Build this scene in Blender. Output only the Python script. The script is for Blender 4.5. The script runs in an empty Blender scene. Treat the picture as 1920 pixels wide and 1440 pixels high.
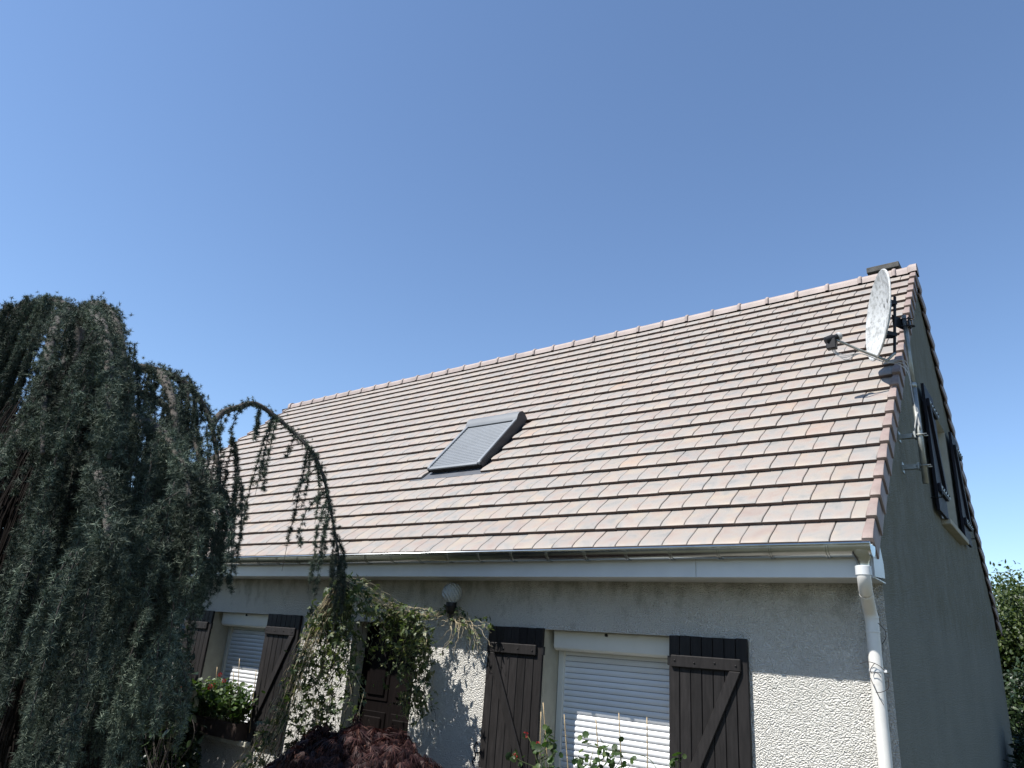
import bpy, bmesh, math, random
import numpy as np
from mathutils import Vector, Matrix, Quaternion

random.seed(7); rng = np.random.default_rng(7)
scene = bpy.context.scene
COL = scene.collection
R = math.radians
Z0 = 2.75                                    # height of the tile edge at the eaves

# ------------------------------------------------------------------ camera
F_PX = 1350.66                               # focal length in pixels of the 1920 px wide photograph
CAM = np.array([1.0235, -5.1353, -0.8486 + Z0])
YAW, PITCH, ROLL = -0.6715, 0.3544, 0.0782
fwd = np.array([math.sin(YAW)*math.cos(PITCH), math.cos(YAW)*math.cos(PITCH), math.sin(PITCH)])
_r = np.array([math.cos(YAW), -math.sin(YAW), 0.0]); _u = np.cross(_r, fwd)
right = _r*math.cos(ROLL) + _u*math.sin(ROLL); up = -_r*math.sin(ROLL) + _u*math.cos(ROLL)
cd = bpy.data.cameras.new('camera'); cam = bpy.data.objects.new('camera', cd); COL.objects.link(cam)
cd.sensor_fit = 'HORIZONTAL'; cd.sensor_width = 36.0; cd.lens = F_PX/1920*36
cd.clip_start = 0.05; cd.clip_end = 2000
M = Matrix.Identity(4)
for i in range(3):
    M[i][0] = right[i]; M[i][1] = up[i]; M[i][2] = -fwd[i]; M[i][3] = CAM[i]
cam.matrix_world = M
scene.camera = cam

# ------------------------------------------------------------------ sky, sun, exposure
SUN = np.array([0.52, 1.0, -1.55]); SUN /= np.linalg.norm(SUN)     # direction the light travels
world = bpy.data.worlds.new("World"); scene.world = world; world.use_nodes = True
nt = world.node_tree; bg = nt.nodes['Background']
sky = nt.nodes.new('ShaderNodeTexSky'); sky.sky_type = 'NISHITA'; sky.sun_disc = False
sky.sun_elevation = math.asin(-SUN[2]); sky.sun_rotation = math.atan2(-SUN[0], -SUN[1])
sky.air_density = 1.0; sky.dust_density = 0.15; sky.ozone_density = 4.0; sky.altitude = 100
nt.links.new(sky.outputs[0], bg.inputs[0]); bg.inputs[1].default_value = 0.114
sl = bpy.data.lights.new('sun', 'SUN'); sl.energy = 5.0; sl.angle = R(0.53); sl.color = (1.0, 0.965, 0.915)
so = bpy.data.objects.new('sun', sl); COL.objects.link(so); so.location = (-20, -30, 45)
so.rotation_euler = Vector(SUN).to_track_quat('-Z', 'Y').to_euler()
scene.view_settings.view_transform = 'Standard'; scene.view_settings.look = 'None'
scene.view_settings.gamma = 1.0; scene.view_settings.exposure = 0.80
scene.view_settings.use_curve_mapping = False

# ------------------------------------------------------------------ helpers
def px(x, y, Y):
    """photograph pixel -> point at depth Y (the depth is chosen from what the thing stands on or hangs from)"""
    d = fwd + right*(x-960)/F_PX - up*(y-720)/F_PX
    return CAM + d*(Y-CAM[1])/d[1]

def pix(P):
    d = np.asarray(P, float)-CAM; z = d@fwd
    return np.stack([960+F_PX*(d@right)/z, 720-F_PX*(d@up)/z], -1)

def put(o, parent=None):
    COL.objects.link(o)
    if parent is not None:
        o.parent = parent
        o.matrix_parent_inverse = WM[parent.name].inverted()
    WM[o.name] = o.matrix_basis.copy()
    return o
WM = {}

def thing(name, label, cat, loc, group=None):
    o = bpy.data.objects.new(name, None); o.empty_display_size = 0.2
    o.location = loc; o.matrix_basis = Matrix.Translation(loc)
    put(o); tag(o, label, cat, group); return o

def part_empty(name, parent, loc=(0, 0, 0), label=None):
    o = bpy.data.objects.new(name, None); o.empty_display_size = 0.1
    o.matrix_basis = Matrix.Translation(loc); put(o, parent)
    if label: o['label'] = label
    return o

def tag(o, label=None, cat=None, group=None, kind=None):
    if label: o['label'] = label
    if cat: o['category'] = cat
    if group: o['group'] = group
    if kind: o['kind'] = kind

class MB:
    """collects boxes, tubes, lathes ... for ONE mesh"""
    def __init__(s): s.v = []; s.f = []
    def add(s, V, Fc):
        b = len(s.v); s.v += [tuple(map(float, p)) for p in V]; s.f += [tuple(i+b for i in f) for f in Fc]; return s
    def box(s, a, b, T=None):
        (x0, y0, z0), (x1, y1, z1) = a, b
        V = [(x0,y0,z0),(x1,y0,z0),(x1,y1,z0),(x0,y1,z0),(x0,y0,z1),(x1,y0,z1),(x1,y1,z1),(x0,y1,z1)]
        if T is not None: V = [T(*p) for p in V]
        return s.add(V, [(0,3,2,1),(4,5,6,7),(0,1,5,4),(1,2,6,5),(2,3,7,6),(3,0,4,7)])
    def hexa(s, V):
        return s.add(V, [(0,3,2,1),(4,5,6,7),(0,1,5,4),(1,2,6,5),(2,3,7,6),(3,0,4,7)])
    def tube(s, P, rad, n=8, cap=True):
        P = [np.asarray(p, float) for p in P]; k = len(P)
        if np.isscalar(rad): rad = [rad]*k
        V = []; t0 = None; a = None
        for i in range(k):
            t = P[min(i+1, k-1)]-P[max(i-1, 0)]; t = t/(np.linalg.norm(t)+1e-9)
            if a is None:
                h = np.array([0, 0, 1.0]) if abs(t[2]) < .9 else np.array([1.0, 0, 0])
                a = np.cross(t, h)
            a = a-t*(a@t); a /= (np.linalg.norm(a)+1e-9); b = np.cross(t, a)
            for j in range(n):
                w = 2*math.pi*j/n; V.append(P[i]+rad[i]*(a*math.cos(w)+b*math.sin(w)))
        Fc = [(i*n+j, i*n+(j+1) % n, (i+1)*n+(j+1) % n, (i+1)*n+j) for i in range(k-1) for j in range(n)]
        if cap: Fc += [tuple(range(n))[::-1], tuple((k-1)*n+j for j in range(n))]
        return s.add(V, Fc)
    def lathe(s, prof, c, n=24, axis=(0, 0, 1)):
        ax = Vector(axis).normalized(); q = Vector((0, 0, 1)).rotation_difference(ax).to_matrix(); c = Vector(c)
        V = []
        for r, z in prof:
            for j in range(n):
                w = 2*math.pi*j/n; V.append(tuple(c+q@Vector((r*math.cos(w), r*math.sin(w), z))))
        k = len(prof)
        Fc = [(i*n+j, i*n+(j+1) % n, (i+1)*n+(j+1) % n, (i+1)*n+j) for i in range(k-1) for j in range(n)]
        Fc += [tuple(range(n))[::-1], tuple((k-1)*n+j for j in range(n))]
        return s.add(V, Fc)
    def prism(s, poly, a, b, mk):
        """poly of (p,q) extruded between a and b; mk(p,q,t)->xyz"""
        n = len(poly); V = [mk(p, q, a) for p, q in poly]+[mk(p, q, b) for p, q in poly]
        Fc = [(i, (i+1) % n, n+(i+1) % n, n+i) for i in range(n)]
        return s.add(V, Fc+[tuple(range(n))[::-1], tuple(range(n, 2*n))])
    def mesh(s, name, mat, smooth=False, bevel=0):
        m = bpy.data.meshes.new(name); m.from_pydata(s.v, [], s.f)
        bm = bmesh.new(); bm.from_mesh(m)
        bmesh.ops.recalc_face_normals(bm, faces=bm.faces)
        if bevel: bmesh.ops.bevel(bm, geom=bm.edges[:], offset=bevel, segments=1, affect='EDGES', clamp_overlap=True)
        bm.to_mesh(m); bm.free()
        if mat: m.materials.append(mat)
        if smooth: m.polygons.foreach_set('use_smooth', [True]*len(m.polygons))
        return m
    def build(s, name, mat, parent=None, smooth=False, bevel=0, angle=None, kind=None):
        m = s.mesh(name, mat, smooth or angle is not None, bevel)
        if angle is not None: m.set_sharp_from_angle(angle=R(angle))
        o = bpy.data.objects.new(name, m); put(o, parent)
        if kind: o['kind'] = kind
        return o

def fast(name, V, T, mat, parent=None, smooth=False, kind=None):
    """triangle mesh from numpy arrays"""
    V = np.ascontiguousarray(V, np.float32); T = np.ascontiguousarray(T, np.int32)
    m = bpy.data.meshes.new(name)
    m.vertices.add(len(V)); m.vertices.foreach_set('co', V.ravel())
    m.loops.add(T.size); m.loops.foreach_set('vertex_index', T.ravel())
    m.polygons.add(len(T)); m.polygons.foreach_set('loop_start', np.arange(0, T.size, 3, dtype=np.int32))
    if smooth: m.polygons.foreach_set('use_smooth', np.ones(len(T), bool))
    m.update(calc_edges=True); m.validate()
    m.materials.append(mat)
    o = bpy.data.objects.new(name, m); put(o, parent)
    if kind: o['kind'] = kind
    return o

def scatter(tv, tt, P, Rm, S):
    """copies of a template (tv verts, tt tris) at P with rotations Rm and scales S -> verts, tris"""
    n = len(P); k = len(tv)
    V = np.einsum('nij,kj->nki', Rm, tv)*np.asarray(S)[:, None, None]+P[:, None, :]
    T = tt[None]+(np.arange(n)*k)[:, None, None]
    return V.reshape(-1, 3), T.reshape(-1, 3)

def frames(D, spin=None, ref=None):
    """rotations whose local +Y is D and local +Z as close to ref as possible, spun about Y"""
    D = D/np.linalg.norm(D, axis=1, keepdims=True)
    if ref is None: ref = rng.normal(size=D.shape)
    Zv = ref-D*np.sum(ref*D, 1, keepdims=True); Zv /= np.linalg.norm(Zv, axis=1, keepdims=True)+1e-9
    X = np.cross(D, Zv)
    return np.stack([X, D, Zv], -1)

def spline(P, n):
    """Catmull-Rom through P, n samples"""
    P = np.asarray(P, float); k = len(P)
    Q = np.vstack([2*P[0]-P[1], P, 2*P[-1]-P[-2]])
    t = np.linspace(0, k-1-1e-6, n); i = t.astype(int); u = (t-i)[:, None]
    a, b, c, d = Q[i], Q[i+1], Q[i+2], Q[i+3]
    return .5*((2*b)+(-a+c)*u+(2*a-5*b+4*c-d)*u*u+(-a+3*b-3*c+d)*u**3)

# ------------------------------------------------------------------ materials
def mat(name): 
    m = bpy.data.materials.new(name); m.use_nodes = True
    return m, m.node_tree, m.node_tree.nodes['Principled BSDF']
def N(t, typ, **kw):
    n = t.nodes.new(typ)
    for k, v in kw.items():
        if k in n.inputs: n.inputs[k].default_value = v
        else: setattr(n, k, v)
    return n
def ramp(t, src, stops):
    n = t.nodes.new('ShaderNodeValToRGB'); e = n.color_ramp.elements
    while len(e) < len(stops): e.new(0.5)
    for q, (p, c) in zip(e, stops): q.position = p; q.color = (*c, 1) if len(c) == 3 else c
    t.links.new(src, n.inputs[0]); return n.outputs[0]
def mixc(t, fac, a, b, typ='MIX'):
    n = t.nodes.new('ShaderNodeMix'); n.data_type = 'RGBA'; n.blend_type = typ
    for s, i in ((fac, 0), (a, 6), (b, 7)):
        if isinstance(s, (int, float)): n.inputs[i].default_value = s
        elif isinstance(s, tuple): n.inputs[i].default_value = (*s, 1)
        else: t.links.new(s, n.inputs[i])
    return n.outputs[2]
def mul(t, a, b, op='MULTIPLY'):
    n = t.nodes.new('ShaderNodeMath'); n.operation = op
    for s, i in ((a, 0), (b, 1)):
        if isinstance(s, (int, float)): n.inputs[i].default_value = s
        else: t.links.new(s, n.inputs[i])
    return n.outputs[0]
def coords(t, scale=1.0, src='pos', off=None):
    if src == 'pos': o = t.nodes.new('ShaderNodeNewGeometry').outputs['Position']
    else: o = t.nodes.new('ShaderNodeTexCoord').outputs['Object']
    mp = t.nodes.new('ShaderNodeMapping'); t.links.new(o, mp.inputs[0])
    mp.inputs['Scale'].default_value = (scale,)*3 if np.isscalar(scale) else scale
    if off is not None: t.links.new(off, mp.inputs['Location'])
    return mp.outputs[0]
def noise(t, vec, scale, detail=4, rough=.55, out=0):
    n = N(t, 'ShaderNodeTexNoise'); n.inputs['Scale'].default_value = scale
    n.inputs['Detail'].default_value = detail; n.inputs['Roughness'].default_value = rough
    t.links.new(vec, n.inputs['Vector']); return n.outputs[out]
def bump(t, b, h, strength, dist):
    n = N(t, 'ShaderNodeBump'); n.inputs['Strength'].default_value = strength; n.inputs['Distance'].default_value = dist
    t.links.new(h, n.inputs['Height']); t.links.new(n.outputs[0], b.inputs['Normal'])

def simple(name, col, rough=.6, metal=0, var=.12, scale=6, bumps=0, bscale=60, spec=.5, dirt=None):
    m, t, b = mat(name); v = coords(t)
    n = noise(t, v, scale, 5)
    lo = tuple(c*(1-var) for c in col); hi = tuple(min(1, c*(1+var)) for c in col)
    c = ramp(t, n, [(.3, lo), (.7, hi)])
    if dirt:
        d = ramp(t, noise(t, v, dirt[1], 8, .65), [(dirt[2], (0, 0, 0)), (dirt[2]+.18, (1, 1, 1))])
        c = mixc(t, mul(t, d, dirt[3] if len(dirt) > 3 else .5), c, dirt[0])
    t.links.new(c, b.inputs['Base Color'])
    b.inputs['Roughness'].default_value = rough; b.inputs['Metallic'].default_value = metal
    b.inputs['Specular IOR Level'].default_value = spec
    if bumps: bump(t, b, noise(t, v, bscale, 4), bumps, .01)
    return m

def tile_material(name, rnd):
    m, t, b = mat(name)
    if rnd == 'object': r = t.nodes.new('ShaderNodeObjectInfo').outputs['Random']
    else: r = t.nodes.new('ShaderNodeNewGeometry').outputs['Random Per Island']
    cx = t.nodes.new('ShaderNodeCombineXYZ')
    for i, k in enumerate((37.0, 91.0, 53.0)): t.links.new(mul(t, r, k), cx.inputs[i])
    v = coords(t, 1.0, 'pos', cx.outputs[0])
    n1 = noise(t, v, 7.0, 3, .5); n2 = noise(t, v, 4.2, 2, .5, 0)
    base = ramp(t, n1, [(.30, (.252, .202, .174)), (.44, (.258, .222, .194)), (.56, (.240, .222, .202)), (.70, (.192, .188, .178))])
    yel = ramp(t, n2, [(.52, (0, 0, 0)), (.72, (1, 1, 1))])
    c = mixc(t, mul(t, yel, .5), base, (.32, .262, .195))
    r2 = t.nodes.new('ShaderNodeMath'); r2.operation = 'FRACT'; t.links.new(mul(t, r, 17.3), r2.inputs[0])
    tint = ramp(t, r2.outputs[0], [(0, (.94, .92, .92)), (.25, (.98, .97, .96)), (.55, (1, 1, 1)), (.95, (1.03, 1.01, .98)), (1, (1.07, .97, .91))])
    c = mixc(t, 1.0, c, tint, 'MULTIPLY')
    fine = noise(t, v, 160, 3, .7)
    c = mixc(t, .35, c, ramp(t, fine, [(.3, (.75, .75, .75)), (.7, (1.2, 1.2, 1.2))]), 'MULTIPLY')
    t.links.new(c, b.inputs['Base Color'])
    t.links.new(ramp(t, n1, [(.3, (.55,)*3), (.7, (.68,)*3)]), b.inputs['Roughness'])
    b.inputs['Specular IOR Level'].default_value = .45
    bump(t, b, noise(t, v, 45, 4), .25, .004)
    return m
M_TILE = tile_material('clay_tile', 'object'); M_TILEJ = tile_material('clay_tile_field', 'island')
M_RED = simple('clay_tile_verge', (.215, .160, .140), .62, var=.2, scale=5, bumps=.2, dirt=((.25, .22, .19), 7, .5, .5))
M_NOSE = simple('dark_clay_edge', (.098, .068, .06), .8, var=.25, scale=9)  # lower tile edges, darker brown than the tile faces
M_UNDER = simple('roof_underlay', (.06, .042, .036), .9)

def stucco(name, col, grain, dist, streak=True):
    m, t, b = mat(name); v = coords(t)
    vo = N(t, 'ShaderNodeTexVoronoi', feature='SMOOTH_F1'); vo.inputs['Scale'].default_value = grain; vo.inputs['Smoothness'].default_value = .3
    wob = t.nodes.new('ShaderNodeVectorMath'); wob.operation = 'ADD'
    sc = t.nodes.new('ShaderNodeVectorMath'); sc.operation = 'SCALE'; sc.inputs['Scale'].default_value = .02
    t.links.new(noise(t, v, 30, 3, .5, 1), sc.inputs[0]); t.links.new(v, wob.inputs[0]); t.links.new(sc.outputs[0], wob.inputs[1])
    t.links.new(wob.outputs[0], vo.inputs['Vector'])
    h = mul(t, mul(t, vo.outputs['Distance'], -1.0), mul(t, noise(t, v, grain*.9, 4, .6), .45), 'ADD')
    big = noise(t, v, 1.3, 5, .6)
    c = ramp(t, big, [(.3, tuple(x*.86 for x in col)), (.7, col)])
    c = mixc(t, .5, c, ramp(t, vo.outputs['Distance'], [(.0, (1.05,)*3), (.75, (.72,)*3)]), 'MULTIPLY')
    if streak:
        # algae and soot blotches, drawn out downwards, with a ragged outline
        vs = coords(t, (1.0, 1.0, .6))
        sx = t.nodes.new('ShaderNodeSeparateXYZ'); t.links.new(v, sx.inputs[0])
        zr = N(t, 'ShaderNodeMapRange'); t.links.new(sx.outputs[2], zr.inputs[0])
        for i_, q_ in ((1, Z0-.55), (2, Z0-.22), (3, -.03), (4, .15)): zr.inputs[i_].default_value = q_
        st = ramp(t, mul(t, noise(t, vs, 5.5, 9, .72), zr.outputs[0], 'ADD'), [(.54, (0, 0, 0)), (.74, (1, 1, 1))])
        c = mixc(t, mul(t, st, .55), c, (.16, .155, .11))
        sp = ramp(t, noise(t, v, 55, 3, .6), [(.66, (0, 0, 0)), (.74, (1, 1, 1))])
        c = mixc(t, mul(t, mul(t, sp, st), .8), c, (.05, .05, .045))
    t.links.new(c, b.inputs['Base Color']); b.inputs['Roughness'].default_value = .95; b.inputs['Specular IOR Level'].default_value = .1
    bump(t, b, h, 1.0, dist)
    return m
M_WALL = stucco('roughcast_wall', (.72, .70, .645), 104, .021)
M_GABLE = stucco('roughcast_shade_toned', (.25, .253, .22), 95, .014, True)  # darker copy of the wall roughcast, gable shade put into the colour
M_REVEAL = simple('smooth_render', (.36, .345, .285), .9, var=.1, scale=9, bumps=.3, bscale=120, spec=.1)
def wood(name, col, spec=.22):
    m, t, b = mat(name); v = coords(t, (9, 9, 1.1))
    inf = t.nodes.new('ShaderNodeObjectInfo').outputs['Random']
    n = noise(t, v, 5, 6, .65)
    c = ramp(t, n, [(.25, tuple(x*.45 for x in col)), (.5, col), (.72, tuple(x*1.5 for x in col)), (.85, tuple(x*2.3 for x in col))])
    c = mixc(t, 1.0, c, ramp(t, inf, [(0, (.72,)*3), (1, (1.25,)*3)]), 'MULTIPLY')
    t.links.new(c, b.inputs['Base Color']); b.inputs['Roughness'].default_value = .6; b.inputs['Specular IOR Level'].default_value = spec
    bump(t, b, n, .35, .006); return m
M_WOOD = wood('dark_stained_wood', (.0145, .013, .0128))
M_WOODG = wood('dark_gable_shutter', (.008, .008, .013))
M_DOOR = wood('dark_door_wood', (.0055, .004, .0038), .06)
M_PVC = simple('white_pvc', (.52, .53, .53), .35, var=.04, dirt=((.45, .45, .4), 3, .62, .25))
M_PVCP = simple('aged_pvc_pipe', (.58, .565, .53), .4, var=.06, scale=9, dirt=((.30, .27, .22), 6, .56, .5))
M_SLAT = simple('roller_slat_white', (.62, .635, .655), .4, var=.03)
M_CREAM = simple('cream_box', (.60, .59, .54), .4, var=.04)
M_ZINC = simple('bright_zinc', (.44, .46, .455), .26, 1.0, .10, 5, dirt=((.3, .31, .31), 4, .55, .5))
M_GALV = simple('galvanised_steel', (.30, .31, .29), .5, .8, .2, 12, dirt=((.2, .2, .17), 9, .5, .6))
M_LEAD = simple('grey_flashing', (.085, .092, .105), .55, .3, .15, 8)
M_ALU = simple('grey_aluminium', (.165, .178, .19), .5, .1, .06, 4)
M_HOOD = simple('grey_hood', (.105, .115, .125), .5, .1, .06, 4)
M_ALUD = simple('dark_aluminium', (.035, .038, .043), .45, .3, .1, 4)
M_BLACK = simple('black_plastic', (.008, .008, .009), .5, var=.2, spec=.25)
M_IRON = simple('black_iron', (.012, .012, .013), .5, .4)
M_DISH = simple('weathered_dish', (.44, .45, .445), .65, var=.12, scale=5, dirt=((.15, .15, .135), 22, .47, .75))
M_CABLE = simple('white_cable', (.36, .36, .35), .5)
M_CONC = simple('weathered_concrete', (.07, .067, .06), .95, var=.3, scale=14, bumps=.6, bscale=50)
M_TERRA = simple('brown_trough', (.035, .022, .018), .7, var=.2)
M_CANE = simple('bamboo', (.33, .25, .14), .6, var=.25, scale=20)
M_SOIL = simple('potting_soil', (.02, .015, .012), 1.0)

def leafmat(name, stops, trans=.25, rough=.5, tcol=None, spec=.4, pscale=3.0, plo=.72, phi=1.25):
    m, t, b = mat(name)
    r = t.nodes.new('ShaderNodeNewGeometry').outputs['Random Per Island']
    c = ramp(t, r, stops)
    pn = ramp(t, noise(t, coords(t, pscale), 1.0, 4), [(.3, (plo,)*3), (.7, (phi,)*3)])
    c = mixc(t, 1.0, c, pn, 'MULTIPLY')
    t.links.new(c, b.inputs['Base Color']); b.inputs['Roughness'].default_value = rough; b.inputs['Specular IOR Level'].default_value = spec
    tr = N(t, 'ShaderNodeBsdfTranslucent'); t.links.new(mixc(t, 1.0, c, tcol or (1.2, 1.4, .6), 'MULTIPLY'), tr.inputs[0])
    mx = N(t, 'ShaderNodeMixShader'); mx.inputs[0].default_value = trans
    out = t.nodes['Material Output']
    t.links.new(b.outputs[0], mx.inputs[1]); t.links.new(tr.outputs[0], mx.inputs[2]); t.links.new(mx.outputs[0], out.inputs[0])
    return m
M_NEEDLE = leafmat('cedar_needles', [(0, (.022, .031, .022)), (.45, (.048, .065, .048)), (.8, (.098, .124, .095)), (1, (.17, .195, .14))], .05, .65, (1, 1.1, .8), .12, pscale=(3.4, 3.4, .9), plo=.20, phi=1.7)
M_BARK = simple('grey_bark', (.060, .052, .045), .95, var=.4, scale=18, bumps=.8, bscale=40)
M_TWIG = simple('dead_twig', (.030, .024, .020), .95, var=.3, scale=10)
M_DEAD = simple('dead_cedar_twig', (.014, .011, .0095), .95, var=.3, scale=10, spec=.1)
M_STRAW = simple('dry_vine_stem', (.40, .335, .22), .9, var=.3, scale=12)
M_VINE = leafmat('vine_leaves', [(0, (.028, .044, .019)), (.5, (.062, .088, .034)), (.85, (.11, .135, .055)), (1, (.19, .19, .09))], .3)
M_GERA = leafmat('geranium_leaves', [(0, (.02, .04, .012)), (.6, (.04, .08, .022)), (1, (.08, .115, .036))], .3)
M_RED_FL = leafmat('red_petals', [(0, (.26, .018, .02)), (1, (.45, .05, .05))], .25, .6, (1.2, .6, .6))
M_MAPLE = leafmat('purple_maple_leaves', [(0, (.013, .006, .007)), (.55, (.034, .014, .014)), (.9, (.075, .034, .028)), (1, (.13, .065, .05))], .22, .6, (1.3, .75, .65), .2)
M_TREE = leafmat('green_tree_leaves', [(0, (.022, .038, .011)), (.5, (.048, .075, .021)), (1, (.095, .12, .038))], .35)
M_DARKLEAF = leafmat('dark_glossy_leaves', [(0, (.012, .022, .010)), (.6, (.022, .04, .016)), (1, (.045, .07, .025))], .2, .4)

# ================================================================== THE SETTING
def ground():
    m, t, b = mat('garden_ground'); v = coords(t)
    c = ramp(t, noise(t, v, .6, 8, .7), [(.35, (.05, .055, .028)), (.55, (.085, .08, .05)), (.7, (.13, .115, .085))])
    t.links.new(c, b.inputs['Base Color']); b.inputs['Roughness'].default_value = 1
    bump(t, b, noise(t, v, 40, 4), .6, .03)
    o = MB().add([(-600,-600,0),(600,-600,0),(600,600,0),(-600,600,0)], [(0,1,2,3)]).build('ground', m); o['kind'] = 'structure'
    m2 = simple('terrace_paving', (.16, .145, .12), .9, var=.25, scale=5, bumps=.3)
    o = MB().box((-13.2, -1.2, -.1), (.5, .42, .02)).build('terrace', m2); o['kind'] = 'structure'
ground()

# ================================================================== THE HOUSE
TH = R(44.36); CS, SN = math.cos(TH), math.sin(TH)
G = 0.26108; TW = 0.2035; NROW = 22
YA = 4.14; ZA = YA*math.tan(TH)              # roof apex
XR, XL = 0.0, -12.72                         # verge faces
WX, WXL, WY, WYB = -0.03, -12.69, 0.38, 2*YA-0.38
def roofp(x, v, w): return (x, v*CS-w*SN, v*SN+w*CS+Z0)
def roofb(x, v, w): return (x, 2*YA-(v*CS-w*SN), v*SN+w*CS+Z0)

house = thing('house', 'pale roughcast house with a steep pinkish clay tile roof', 'house', (-6.36, YA, 0))

# ---- walls -------------------------------------------------------
WIN_R = (-2.79, -1.55, -2.02, -.645); WIN_L = (-8.00, -6.74, -2.02, -.645); DOOR = (-5.27, -4.30, -Z0, -.665)
def front_wall():
    xs = sorted({WXL, WX, *WIN_R[:2], *WIN_L[:2], *DOOR[:2]}); zs = sorted({-Z0-.1, .25, WIN_R[2], WIN_R[3], DOOR[3], -Z0})
    mb = MB()
    for x0, x1 in zip(xs, xs[1:]):
        for z0, z1 in zip(zs, zs[1:]):
            cx, cz = (x0+x1)/2, (z0+z1)/2
            if any(o[0] < cx < o[1] and o[2] < cz < o[3] for o in (WIN_R, WIN_L, DOOR)): continue
            mb.add([(x0,WY,z0+Z0),(x1,WY,z0+Z0),(x1,WY,z1+Z0),(x0,WY,z1+Z0)], [(0,1,2,3)])
    # left end and back
    mb.add([(WXL,WY,-.1),(WXL,WYB,-.1),(WXL,WYB,Z0+.25),(WXL,YA,ZA+Z0-.1),(WXL,WY,Z0+.25)], [(0,1,2,3,4)])
    mb.add([(WXL,WYB,-.1),(WX,WYB,-.1),(WX,WYB,Z0+.25),(WXL,WYB,Z0+.25)], [(0,1,2,3)])
    o = mb.build('front_wall', M_WALL, house); o['label'] = 'pale roughcast front wall with dirt streaks below the eaves'
    for x0, x1, z0, z1 in (WIN_R, WIN_L, DOOR):
        rv = MB(); d = .45; z0 += Z0; z1 += Z0
        rv.add([(x0,WY,z0),(x0,WY+d,z0),(x0,WY+d,z1),(x0,WY,z1)], [(0,1,2,3)])
        rv.add([(x1,WY,z0),(x1,WY,z1),(x1,WY+d,z1),(x1,WY+d,z0)], [(0,1,2,3)])
        rv.add([(x0,WY,z1),(x0,WY+d,z1),(x1,WY+d,z1),(x1,WY,z1)], [(0,1,2,3)])
        rv.add([(x0,WY,z0),(x1,WY,z0),(x1,WY+d,z0),(x0,WY+d,z0)], [(0,1,2,3)])
        rv.add([(x0,WY+d,z0),(x1,WY+d,z0),(x1,WY+d,z1),(x0,WY+d,z1)], [(0,1,2,3)])
        rv.build('reveal', M_REVEAL, o)
    return o
front = front_wall()

GW = (3.80, 5.08, .82, 2.16)                 # gable window: y0,y1,z0,z1 above the eaves
def gable_wall():
    rz = lambda y: (y if y < YA else 2*YA-y)*math.tan(TH)-.075/CS+Z0
    y0, y1, z0, z1 = GW; z0 += Z0; z1 += Z0; X = WX; mb = MB()
    mb.add([(X,WY,-.1),(X,y0,-.1),(X,y0,rz(y0)),(X,WY,rz(WY))], [(0,1,2,3)])
    mb.add([(X,y0,-.1),(X,y1,-.1),(X,y1,z0),(X,y0,z0)], [(0,1,2,3)])
    mb.add([(X,y0,z1),(X,y1,z1),(X,y1,rz(y1)),(X,YA,rz(YA)),(X,y0,rz(y0))], [(0,1,2,3,4)])
    mb.add([(X,y1,-.1),(X,WYB,-.1),(X,WYB,rz(WYB)),(X,y1,rz(y1))], [(0,1,2,3)])
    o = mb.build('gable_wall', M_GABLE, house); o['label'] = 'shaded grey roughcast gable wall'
    d = .26; rv = MB()
    rv.add([(X,y0,z0),(X-d,y0,z0),(X-d,y0,z1),(X,y0,z1)], [(0,1,2,3)])
    rv.add([(X,y1,z0),(X,y1,z1),(X-d,y1,z1),(X-d,y1,z0)], [(0,1,2,3)])
    rv.add([(X,y0,z1),(X-d,y0,z1),(X-d,y1,z1),(X,y1,z1)], [(0,1,2,3)])
    rv.add([(X,y0,z0),(X,y1,z0),(X-d,y1,z0),(X-d,y0,z0)], [(0,1,2,3)])
    rv.add([(X-d,y0,z0),(X-d,y1,z0),(X-d,y1,z1),(X-d,y0,z1)], [(0,1,2,3)])
    rv.build('reveal', M_REVEAL, o)
gable_wall()

# ---- roof --------------------------------------------------------
roof = part_empty('roof', house, (-6.36, YA, Z0), 'steep roof of flat pinkish beige interlocking clay tiles')
deck = MB()
for fn in (roofp, roofb):
    deck.hexa([fn(XL+.02, .03, -.09), fn(WX, .03, -.09), fn(WX, YA/CS-.03, -.09), fn(XL+.02, YA/CS-.03, -.09),
               fn(XL+.02, .03, -.052), fn(WX, .03, -.052), fn(WX, YA/CS-.03, -.052), fn(XL+.02, YA/CS-.03, -.052)])
deck.build('roof_deck', M_UNDER, roof)

# profile of one tile along the slope (v) and its height (w): rises towards the rounded nose
PROF = [(G+.030, -.040), (G*.70, -.0235), (G*.42, -.0095), (G*.24, -.0015), (G*.10, -.0005), (.006, -.002), (.0, -.0055), (.003, -.009), (.007, -.034)]
def tile_mesh_data(width):
    """local coordinates x (to -X), v, w; returns verts in (x,v,w)"""
    c = .004; xs = [0, c, width-c, width]; drop = [.004, 0, 0, .004]
    V = []
    for v, w in PROF:
        for x, d in zip(xs, drop): V.append((-x, v, w-d))
    k = len(PROF); Fc = [(i*4+j, i*4+j+1, (i+1)*4+j+1, (i+1)*4+j) for i in range(k-1) for j in range(3)]
    # side skirts
    b = len(V)
    for v, w in PROF[:-1]:
        V.append((0, v, w-.026)); V.append((-width, v, w-.026))
    for i in range(k-2):
        Fc.append((i*4, (i+1)*4, b+(i+1)*2, b+i*2)); Fc.append((i*4+3, b+i*2+1, b+(i+1)*2+1, (i+1)*4+3))
    return np.array(V), Fc
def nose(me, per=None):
    """the cut lower edge of a tile gets a darker brown than its face"""
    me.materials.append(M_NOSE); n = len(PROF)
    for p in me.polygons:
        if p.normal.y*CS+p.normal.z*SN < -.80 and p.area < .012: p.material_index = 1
_tm = {}
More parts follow.
